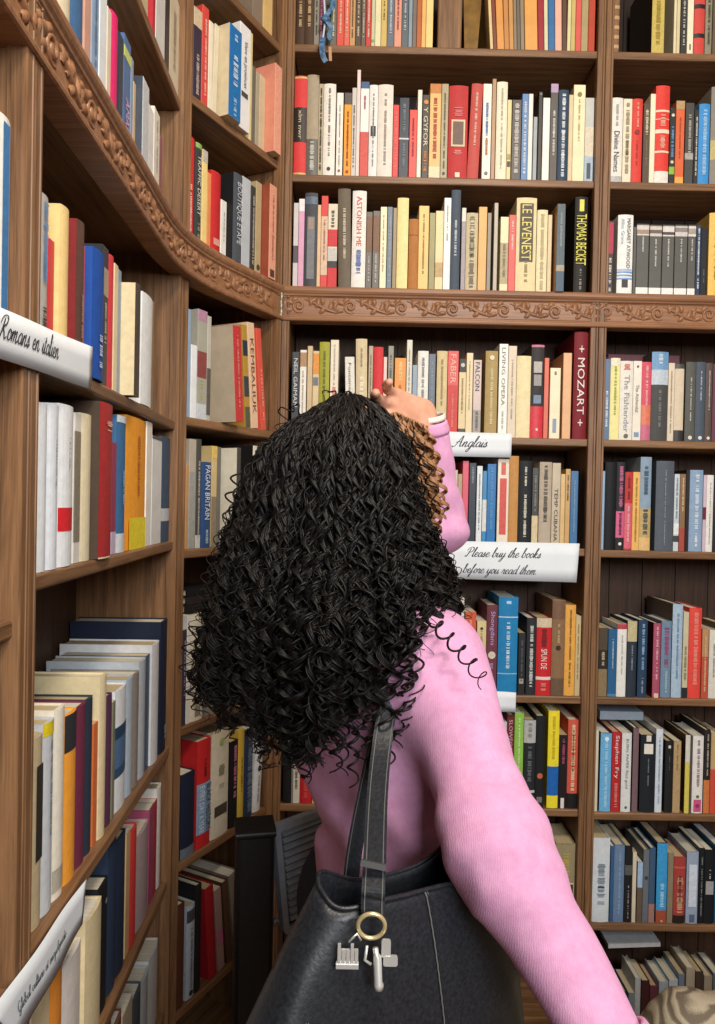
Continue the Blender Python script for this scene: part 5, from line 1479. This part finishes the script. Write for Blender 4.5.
def sign(u, c, label, lines, wave=.0025, off=-.0075, name='paper_sign'):
    """a paper strip taped to a shelf's edge; c = its four corners on the photograph: top left, top right, bottom right, bottom left"""
    K_ = [u.hit(x, y, off) for x, y in c]
    def P(s, t, o=0):                       # s along, t up
        a = [K_[3][i]*(1-s)+K_[2][i]*s for i in (0, 1)]; b_ = [K_[0][i]*(1-s)+K_[1][i]*s for i in (0, 1)]
        uu, zz = a[0]*(1-t)+b_[0]*t, a[1]*(1-t)+b_[1]*t
        return u.pt(uu, off-o+wave*math.sin(s*9+t*1.3)*(.4+.6*abs(t-.5)), zz)
    org = P(.5, 0); root = empty(name, org); tag(root, label, 'sign')
    n = 28; b = MB(); vs = []
    for i in range(n+1):
        for t in (0, .33, .67, 1):
            vs.append(P(i/n, t)-org)
    for i in range(n+1):
        for t in (0, .33, .67, 1): vs.append(P(i/n, t, -.0007)-org)
    m = (n+1)*4; fs = []
    for i in range(n):
        for j in range(3):
            a = i*4+j; fs += [(a, a+4, a+5, a+1), (m+a, m+a+1, m+a+5, m+a+4)]
        fs += [(i*4, m+i*4, m+i*4+4, i*4+4), (i*4+3, i*4+7, m+i*4+7, m+i*4+3)]
    fs += [(0, 1, m+1, m), (1, 2, m+2, m+1), (2, 3, m+3, m+2), (n*4, m+n*4, m+n*4+1, n*4+1), (n*4+1, m+n*4+1, m+n*4+2, n*4+2), (n*4+2, m+n*4+2, m+n*4+3, n*4+3)]
    b.add(vs, fs, True).build('paper', M['paper'], root, lin('#e6ebef'))
    W_ = math.hypot(K_[1][0]-K_[0][0], K_[1][1]-K_[0][1]); H_ = abs(K_[0][1]-K_[3][1])
    for text, p0, p1, t0 in lines:
        ym = (c[0][1]+c[1][1]+c[2][1]+c[3][1])/4
        def along(px):                      # how far along the strip a point of the photograph lies
            f = (px-c[0][0])/(c[1][0]-c[0][0]); y = c[0][1]*(1-f)+c[1][1]*f; return (u.hit(px, y, off)[0]-K_[0][0])/(K_[1][0]-K_[0][0])
        s0, s1 = along(p0), along(p1)
        size = (s1-s0)*W_/text_len(text)
        script(text, size, lambda x, y: P(s0+x/W_, t0+y/H_, .0009)-org, 'handwriting', INK, root)
    return root
sign(U_A, ((392, 430), (512, 433.5), (511, 457.5), (392, 455)), 'white paper sign reading Anglais, taped to a shelf edge right of the raised hand', [('Anglais', 454, 487, .40)])
sign(U_A, ((430, 540.5), (579.5, 543.5), (576.5, 582.5), (430, 578)), 'long white paper sign asking to please buy the books, two lines of script', [('Please buy the books', 466, 541, .60), ('before you read them.', 463, 539, .17)])
sign(U_A, ((470, 690), (516, 692.5), (515.5, 712.5), (470, 710)), 'small blank white paper slip on a shelf edge beside the pink shoulder', [])
sign(U_L, ((-60, 282), (92, 347), (92, 389.5), (-60, 338)), 'white paper strip reading Romans en italien across the left bookcase post', [('Romans en italien', -2, 58, .42)], wave=.002)
sign(U_L, ((-8, 1012), (86, 879), (83, 924), (20, 1040)), 'white paper strip curling off a low shelf edge at the lower left corner', [('Global culture et encyclopédie', 5, 64, .40)], wave=.002)

# ------------------------------------------------------------------ flat books and other things on the shelves
flat_book(U_B, (U_B.hit(606, 352, .1)[0]+U_B.hit(676, 352, .1)[0])/2, .078, Z(.189)+.2265, .205, .125, .026, '#5c3640', 'plum hardback lying flat on top of books in the right bookcase', 0)
flat_book(U_B, U_B.hit(618, 708, .1)[0], .070, Z(ROWS_B[6])+.243, .125, .14, .024, '#9aa6b4', 'pale blue hardback lying flat on the seventh shelf of the right bookcase', 0)
flat_book(U_B, U_B.hit(632, 962, .06)[0], .045, Z(ROWS_B[8])+.1795, .15, .15, .012, '#c8ccd0', 'thin pale hardback lying flat on the bottom shelf of the right bookcase', 0, math.radians(-3))
zq = ROWTOP[('M', ROWS_M[5])]+.0012; uq = U_M.hit(196, 600, .03)[0]
for i, (t_, hx_, lab) in enumerate(((.020, '#1c1a1c', 'lowest'), (.018, '#2a2428', 'middle'), (.018, '#17161a', 'topmost'))):
    flat_book(U_M, max(.085, uq+.02), .03, zq, .115-.004*i, .15, t_, hx_, lab+' of three black hardbacks lying flat on the sixth shelf, corner bookcase', 0); zq += t_+.0008
# ribbon with a wooden tag hanging over the top shelf
rb = empty('ribbon', at(325, 30, 1.985)); tag(rb, 'blue knotted ribbon with a wooden tag hanging in front of the top shelf', 'ribbon')
BLUE = noisy('blue_ribbon', '#2c4a6c', '#5f88ad', 90, 0.6); o3 = rb.location
def band(pts, w, t, name, mat, parent, org, face=Vector((0, -1, 0))):
    """a flat strap along points"""
    pts = [Vector(p)-org for p in pts]; n = len(pts); vs = []
    for i, p in enumerate(pts):
        d = (pts[min(n-1, i+1)]-pts[max(0, i-1)]).normalized(); f = face(i/(n-1)) if callable(face) else face
        sd = d.cross(f).normalized(); nn = sd.cross(d).normalized(); ww = w[i] if hasattr(w, '__len__') else w
        for a, c in ((-1, -1), (-.92, -1.25), (.92, -1.25), (1, -1), (1, 1), (-1, 1)): vs.append(p+sd*ww/2*a+nn*t/2*c)
    k = 6; fs = [(i*k+j, (i+1)*k+j, (i+1)*k+(j+1) % k, i*k+(j+1) % k) for i in range(n-1) for j in range(k)] + [tuple(range(k)), tuple((n-1)*k+j for j in range(k))[::-1]]
    return MB().add(vs, fs).build(name, mat, parent)
def curve3(pts, n=8):
    P = [Vector(p) for p in pts]; out = []
    for i in range(len(P)-1):
        p0, p1, p2, p3 = P[max(0, i-1)], P[i], P[i+1], P[min(len(P)-1, i+2)]
        for k in range(n):
            t = k/n; out.append(.5*((2*p1)+(p2-p0)*t+(2*p0-5*p1+4*p2-p3)*t*t+(3*p1-p0-3*p2+p3)*t**3))
    return out+[P[-1]]
yr = 1.982
band(curve3([at(325, -40, yr), at(324, -10, yr), at(325, 20, yr), at(323, 40, yr), at(324, 58, yr-.004)]), .0045, .0015, 'cord', plain('pale_cord', '#b8c4cc', 0.6), rb, o3)
band(curve3([at(330, -5, yr), at(333, 5, yr-.006), at(327, 15, yr-.008), at(323, 20, yr-.008)]), .012, .003, 'bow', BLUE, rb, o3)
MB().ellipsoid(at(325.5, 19, yr-.008)-o3, .014, .008, .008).build('knot', BLUE, rb)
band(curve3([at(326, 20, yr-.008), at(331, 28, yr-.007), at(329, 36, yr-.006), at(331, 40, yr-.005)]), .011, .003, 'tail', BLUE, rb, o3)
band(curve3([at(323, 38, yr-.004), at(322, 46, yr-.016), at(323, 56, yr-.018), at(326, 62, yr-.016)]), .014, .004, 'tassel', BLUE, rb, o3)
band([at(330, 47, yr-.012), at(330.5, 61, yr-.012)], .008, .003, 'wooden_tag', plain('pale_wood', '#b98a62', 0.6), rb, o3)
# the upright brown board and the gold folder beside it on the top shelf
zt = Z(ROWS_A[0])+.001
u0, u1 = U_A.hit(438, 20, .03)[0], U_A.hit(462, 20, .03)[0]
bd = empty('wooden_board', U_A.pt((u0+u1)/2, .03, zt)); tag(bd, 'upright brown wooden board between book rows on the top shelf', 'board')
MB().bevel_box(-(u1-u0)/2, (u1-u0)/2, 0, .022, 0, .27, .004, 'z').build('plank', M['wood_z'], bd)
MB().box(-(u1-u0)/2+.004, (u1-u0)/2-.004, .022, .13, 0, .012).build('foot', M['wood_u'], bd)
GOLD = noisy('gold_card', '#6e4c12', '#8a6420', 30, 0.45)
gf = empty('folder', U_A.pt(U_A.hit(472, 20, .05)[0], .05, zt)); tag(gf, 'dull gold card folder leaning open on the top shelf', 'folder')
MB().add([(-.019, 0, 0), (.016, 0, 0), (.032, .01, .25), (-.026, .01, .25), (-.019, .002, 0), (.016, .002, 0), (.032, .012, .25), (-.026, .012, .25)], [(0, 1, 2, 3), (7, 6, 5, 4), (0, 4, 5, 1), (1, 5, 6, 2), (2, 6, 7, 3), (3, 7, 4, 0)]).build('front_leaf', GOLD, gf)
MB().add([(-.019, .004, 0), (.012, .03, 0), (.02, .045, .24), (-.026, .014, .24), (-.019, .006, 0), (.012, .032, 0), (.02, .047, .24), (-.026, .016, .24)], [(0, 1, 2, 3), (7, 6, 5, 4), (0, 4, 5, 1), (1, 5, 6, 2), (2, 6, 7, 3), (3, 7, 4, 0)]).build('back_leaf', GOLD, gf)

# ------------------------------------------------------------------ black leather tote
LEATHER = noisy('black_leather', '#1a1c20', '#272a30', 260, 0.38, 0.25, 0.0012, spec=0.5)
LINING = plain('bag_lining', '#0c0c0e', 0.9); THREAD = plain('grey_thread', '#5f5f5d', 0.7)
BG = math.radians(33); bc = Vector(at(396, 960, .785)); bc.z = 0
bw_, bt_ = Vector((math.cos(BG), math.sin(BG), 0)), Vector((-math.sin(BG), math.cos(BG), 0))
ZR, ZB0 = 1.092, 0.735
bag = empty('handbag', (bc.x, bc.y, ZB0)); tag(bag, 'black leather tote bag with stitched strap hanging from her right shoulder', 'handbag')
bo = Vector((bc.x, bc.y, ZB0))
def bag_sec(f, q):
    """f 0 bottom to 1 rim, q round the bag"""
    hw = np.interp(f, [0, .08, .3, .6, .85, 1], [.165, .188, .203, .182, .138, .104]); ht = np.interp(f, [0, .08, .3, .6, 1], [.038, .052, .058, .052, .036])
    c, s = math.cos(q), math.sin(q); e = .62
    x = hw*math.copysign(abs(c)**e, c); y = ht*math.copysign(abs(s)**.75, s)
    z = ZB0 + (ZR-ZB0)*f + (.012*math.cos(2*q)+.010*math.sin(3*q+.6))*f**4
    sag = .010*math.sin(q*4+f*5)*f*(1-f)*2
    return bc + bw_*(x-.022*(1-f)+.008*f) + bt_*(y+sag) + Vector((0, 0, z)) - bo
nq, nf = 72, 34; vs = []; fs = []
for i in range(nf):
    for j in range(nq): vs.append(bag_sec(i/(nf-1), 2*PI*j/nq))
for i in range(nf-1):
    for j in range(nq): fs.append((i*nq+j, i*nq+(j+1) % nq, (i+1)*nq+(j+1) % nq, (i+1)*nq+j))
fs.append(tuple(range(nq))[::-1])
shell = MB().add(vs, fs, True).build('leather_body', LEATHER, bag); md = shell.modifiers.new('thickness', 'SOLIDIFY'); md.thickness = 0.0035; md.offset = -1
vs = []
for f, k in ((.98, .94), (.6, .93), (.3, .92), (.12, .9)):
    for j in range(nq):
        p = bag_sec(f, 2*PI*j/nq); c = bag_sec(f, 0)*.5+bag_sec(f, PI)*.5; q = c+(p-c)*k; vs.append((q.x, q.y, p.z))
MB().add(vs, [(i*nq+j, (i+1)*nq+j, (i+1)*nq+(j+1) % nq, i*nq+(j+1) % nq) for i in range(3) for j in range(nq)], True).build('lining', LINING, bag)
MB().tube([bag_sec(1, 2*PI*j/nq)+Vector((0, 0, .001)) for j in range(nq)]+[bag_sec(1, 0)+Vector((0, 0, .001))], .0026, 6, False).build('rim', LEATHER, bag)
def stitched(q0, q1, name, ft=1.0):
    pts = []
    for i in range(60):
        f = ft*(1-i/59*.97); q = q0+(q1-q0)*(i/59); p = bag_sec(f, q); o = (p-Vector((0, 0, p.z))).normalized(); pts.append(p+bt_*(-.0012-.0006*(i % 2)))
    MB().tube(pts, .0010, 5).build(name, THREAD, bag)
    MB().tube([p+bw_*.003+bt_*.0006 for p in pts], .0014, 5).build('seam', LEATHER, bag)
stitched(-PI/2+.0, -PI/2+.13, 'stitching'); stitched(-PI+.72, -PI+.92, 'stitching', .74)
face1 = lambda t: Vector((-.15, -1, .1))
s1 = curve3([at(373, 918, .708), at(373, 900, .712), at(374, 880, .720), at(377, 800, .80), at(382, 745, .862), at(388, 705, .893), at(394, 672, .900), at(400, 640, .905), at(406, 606, .925), at(409, 590, .965), at(410, 588, 1.01)], 8)
band(s1, .0235, .004, 'strap', LEATHER, bag, bo, face1)
def edge_thread(pts, w, sg):
    n = len(pts); out = []
    for i, p in enumerate(pts):
        d = (pts[min(n-1, i+1)]-pts[max(0, i-1)]).normalized(); sd = d.cross(Vector((-.15, -1, .1))).normalized(); out.append(p+sd*w/2*sg*.74+Vector((0, -.0029-.0004*(i % 2), 0))-bo)
    MB().tube(out, .0008, 5).build('stitching', THREAD, bag)
edge_thread(s1, .0235, 1); edge_thread(s1, .0235, -1)
s2 = curve3([at(350, 905, .86), at(352, 870, .862), at(358, 830, .872), at(368, 780, .888), at(379, 730, .896), at(389, 690, .902), at(397, 655, .908), at(404, 615, .92), at(409, 592, .96), at(412, 589, 1.01)], 8)
band(s2, .019, .004, 'strap', LEATHER, bag, bo, face1); edge_thread(s2, .019, -1)
# a loop of leather round the strap's foot
band([at(373, 868, .7195), at(374, 862, .721)], .026, .006, 'strap_keeper', plain('grey_keeper', '#4a4a4a', 0.4), bag, bo, face1)

# keys and charms on a gold ring
GOLDM = plain('gold_metal', '#e8d4a0', 0.3, 0.6); SILV = plain('silver_metal', '#dcdcd8', 0.32, 0.55)
kc = Vector(at(371.5, 926, .700)); key = empty('keychain', kc); tag(key, 'gold ring with silver charms hanging from the tote strap', 'keychain')
MB().tube([((.0132)*math.cos(a), -.002*math.sin(a), .0132*math.sin(a)) for a in [2*PI*i/40 for i in range(41)]], .0022, 8, False).build('ring', GOLDM, key)
MB().tube([(-.004, -.004, -.017), (-.006, -.006, -.03), (.0, -.006, -.034)], .0016, 6).build('chain', SILV, key)
c1 = MB(); c1.bevel_box(-.034, -.012, -.006, -.001, -.040, -.034, .001, 'x')
for i in range(5): c1.box(-.0325+i*.0042, -.0295+i*.0042, -.0055, -.002, -.034, -.016-.006*abs(math.sin(i*2.1)))
c1.box(-.033, -.0125, -.0035, -.001, -.036, -.022)
c1.build('skyline_charm', SILV, key)
MB().tube([(-.022, -.003, -.014), (-.014, -.003, -.006), (-.010, -.002, -.013)], .0012, 6).build('link', SILV, key)
c2 = MB(); c2.bevel_box(.012, .026, -.006, -.003, -.036, -.026, .002, 'y').bevel_box(.010, .019, -.0055, -.0035, -.028, -.010, .002, 'y')
c2.build('boot_charm', SILV, key)
c3 = MB(); c3.tube([(.004, -.006, -.018), (.005, -.006, -.024), (.006, -.006, -.026), (.0075, -.006, -.052), (.008, -.006, -.0535), (.008, -.006, -.058)], [.0028, .0028, .0042, .0042, .005, .0046], 10)
c3.build('phial_charm', SILV, key)

# ------------------------------------------------------------------ black case with a ribbed grey panel, standing in the corner behind her
BLK = noisy('black_plastic', '#0f0f10', '#18181a', 120, 0.5, 0.1); GRY = noisy('grey_plastic', '#8e99a8', '#9ba6b5', 60, 0.38, spec=0.5)
q0, q1 = at(237, 834, 1.347), at(272, 826, 1.385); ztop = (q0.z+q1.z)/2
ap = empty('appliance', (q0.x, q0.y, 0), math.radians(12)); tag(ap, 'tall black case with a ribbed grey panel, standing in the corner beside the tote', 'appliance')
wA = (q1-q0).length
MB().bevel_box(0, wA, 0, .075, 0.03, ztop-.012, .008, 'z').build('body', BLK, ap)
MB().bevel_box(-.002, wA+.002, -.002, .077, ztop-.0115, ztop, .004, 'x').build('lid', BLK, ap)
for x in (.012, wA-.012):
    for y in (.018, .058): MB().tube([(x, y, 0.001), (x, y, .03)], [.010, .008], 10).build('foot', BLK, ap)
pr = Vector(at(334, 804, 1.49)); pl = Vector(at(273.5, 825, 1.382)); ang = math.atan2(pr.y-pl.y, pr.x-pl.x) - ap.rotation_euler.z
pw = (pr-pl).length; ph_ = .225
lp = ap.rotation_euler.to_matrix().inverted() @ (pl-Vector(ap.location))
pan = MB(); tl = .13
def PP(a, b, c): return (lp.x+math.cos(ang)*a-math.sin(ang)*c+b*tl*math.cos(ang)*1.0, lp.y+math.sin(ang)*a+math.cos(ang)*c+b*tl*math.sin(ang), ztop-b)
def slab(a0, a1, b0, b1, c0, c1):
    m = MB(); m.box(a0, a1, b0, b1, c0, c1); m.v = [PP(a, b, c) for a, b, c in m.v]; return m
r_ = .014
fr = slab(r_, pw, 0, r_, -.004, .012); fr.build('panel_frame', GRY, ap); slab(0, r_, r_, ph_-r_, -.004, .012).build('panel_frame', GRY, ap); slab(r_, pw, ph_-r_, ph_, -.004, .012).build('panel_frame', GRY, ap)
for cx_, cy_ in ((r_, r_), (r_, ph_-r_)):
    m = MB(); k = 7; sg = -1 if cy_ < .1 else 1; vs = [(cx_, cy_, -.004), (cx_, cy_, .012)]
    for i in range(k):
        a = PI/2*i/(k-1); vs += [(cx_-r_*math.cos(a), cy_+sg*r_*math.sin(a), -.004), (cx_-r_*math.cos(a), cy_+sg*r_*math.sin(a), .012)]
    fs = []
    for i in range(k-1): a = 2+2*i; fs += [(a, a+1, a+3, a+2), (0, a, a+2), (1, a+3, a+1)]
    m.add([PP(*v) for v in vs], fs).build('panel_corner', GRY, ap)
slab(r_, pw, r_, ph_-r_, .004, .010).build('panel_sheet', BLK, ap)
nr = 13
for i in range(nr):
    b0 = r_+.004+(ph_-2*r_-.008)*i/nr; m = MB(); pp = [(.020, b0, .004), (.020, b0+.004, -.003), (.020, b0+.0085, -.003), (.020, b0+.0125, .004)]
    v1 = [PP(a, b, c) for a, b, c in pp]; v2 = [PP(pw, b, c) for a, b, c in pp]
    m.add(v1+v2, [(0, 4, 5, 1), (1, 5, 6, 2), (2, 6, 7, 3), (0, 1, 2, 3), (7, 6, 5, 4)]).build('rib', GRY, ap)
kn = Vector(at(275, 922, 1.38)); kl = ap.rotation_euler.to_matrix().inverted() @ (kn-Vector(ap.location))
MB().ellipsoid(kl, .009, .006, .007).build('catch', plain('grey_catch', '#8a9098', 0.3, 0.8), ap)
MB().tube([(kl.x, kl.y, kl.z), (wA-.004, .012, kl.z)], .003, 6).build('catch_arm', BLK, ap)

# ------------------------------------------------------------------ patterned armchair at the lower right
def damask():
    m, nt, b = new_mat('beige_damask'); L = nt.links
    tc = node(nt, 'ShaderNodeTexCoord')
    n = node(nt, 'ShaderNodeTexNoise', Scale=14.0, Detail=0.0); L.new(tc.outputs['Object'], n.inputs['Vector'])
    mu = node(nt, 'ShaderNodeVectorMath', operation='MULTIPLY_ADD'); L.new(n.outputs['Color'], mu.inputs[0]); mu.inputs[1].default_value = (.05, .05, .05); L.new(tc.outputs['Object'], mu.inputs[2])
    w = node(nt, 'ShaderNodeTexWave', Scale=16.0, Distortion=9.0, Detail=1.0); w.wave_type = 'RINGS'; w.inputs['Detail Scale'].default_value = .8; L.new(mu.outputs[0], w.inputs['Vector'])
    f = node(nt, 'ShaderNodeTexNoise', Scale=420.0, Detail=1.0); L.new(tc.outputs['Object'], f.inputs['Vector'])
    ad = node(nt, 'ShaderNodeMath', operation='MULTIPLY_ADD'); L.new(f.outputs['Fac'], ad.inputs[0]); ad.inputs[1].default_value = .5; L.new(w.outputs['Fac'], ad.inputs[2])
    r = node(nt, 'ShaderNodeValToRGB'); r.color_ramp.elements[0].position = .45; r.color_ramp.elements[1].position = 1.0
    r.color_ramp.elements[0].color = lin('#6a5e4d'); r.color_ramp.elements[1].color = lin('#aa9d86'); L.new(ad.outputs[0], r.inputs['Fac'])
    L.new(r.outputs['Color'], b.inputs['Base Color']); b.inputs['Roughness'].default_value = .85
    bp = node(nt, 'ShaderNodeBump', Strength=.4, Distance=.003); L.new(ad.outputs[0], bp.inputs['Height']); L.new(bp.outputs[0], b.inputs['Normal'])
    return m
DAM = damask(); CHW = wood('chair_wood', '#3a2416', '#6a4528', 2)
cl = at(664, 1024, 1.18); cp = at(683, 1024, 1.18); zc = cp.z
ch = empty('armchair', (cl.x+.33, 1.26, 0)); tag(ch, 'armchair in beige damask whose back shows at the lower right corner', 'armchair')
def crest(x):
    a = abs(x)
    return np.interp(a, [0, .06, .12, .17, .205, .235, .27, .30, .33], [zc+.028, zc+.026, zc+.018, zc-.004, zc-.014, zc-.004, zc-.004, zc-.03, zc-.075])
b = MB(); nx = 45; vs = []; prof = [(-.04, 0), (-.055, .02), (-.05, .045), (-.025, .06), (.025, .06), (.05, .045), (.055, .02), (.04, 0)]
for i in range(nx):
    x = -.33+.66*i/(nx-1); zt_ = crest(x); z0_ = .40
    ring = [(x, -.05, z0_), (x, -.055, zt_-.05), (x, -.048, zt_-.022), (x, -.028, zt_-.005), (x, 0, zt_), (x, .028, zt_-.005), (x, .048, zt_-.022), (x, .055, zt_-.05), (x, .05, z0_)]
    vs += ring
k = 9; fs = [(i*k+j, (i+1)*k+j, (i+1)*k+(j+1) % k, i*k+(j+1) % k) for i in range(nx-1) for j in range(k)] + [tuple(range(k)), tuple((nx-1)*k+j for j in range(k))[::-1]]
b.add(vs, [f[::-1] for f in fs], True).build('backrest', DAM, ch)
sb = MB(); sb.bevel_box(-.32, .32, -.60, -.06, .30, .45, .035, 'x').build('seat', DAM, ch)
for s in (-1, 1):
    MB().bevel_box(min(s*.25, s*.33), max(s*.25, s*.33), -.58, -.05, .45, .60, .03, 'y').build('armrest', DAM, ch)
    for y in (-.56, -.04): MB().tube([(s*.28, y, .30), (s*.285, y, .16), (s*.29, y-.01, .001)], [.026, .02, .014], 10).build('leg', CHW, ch)
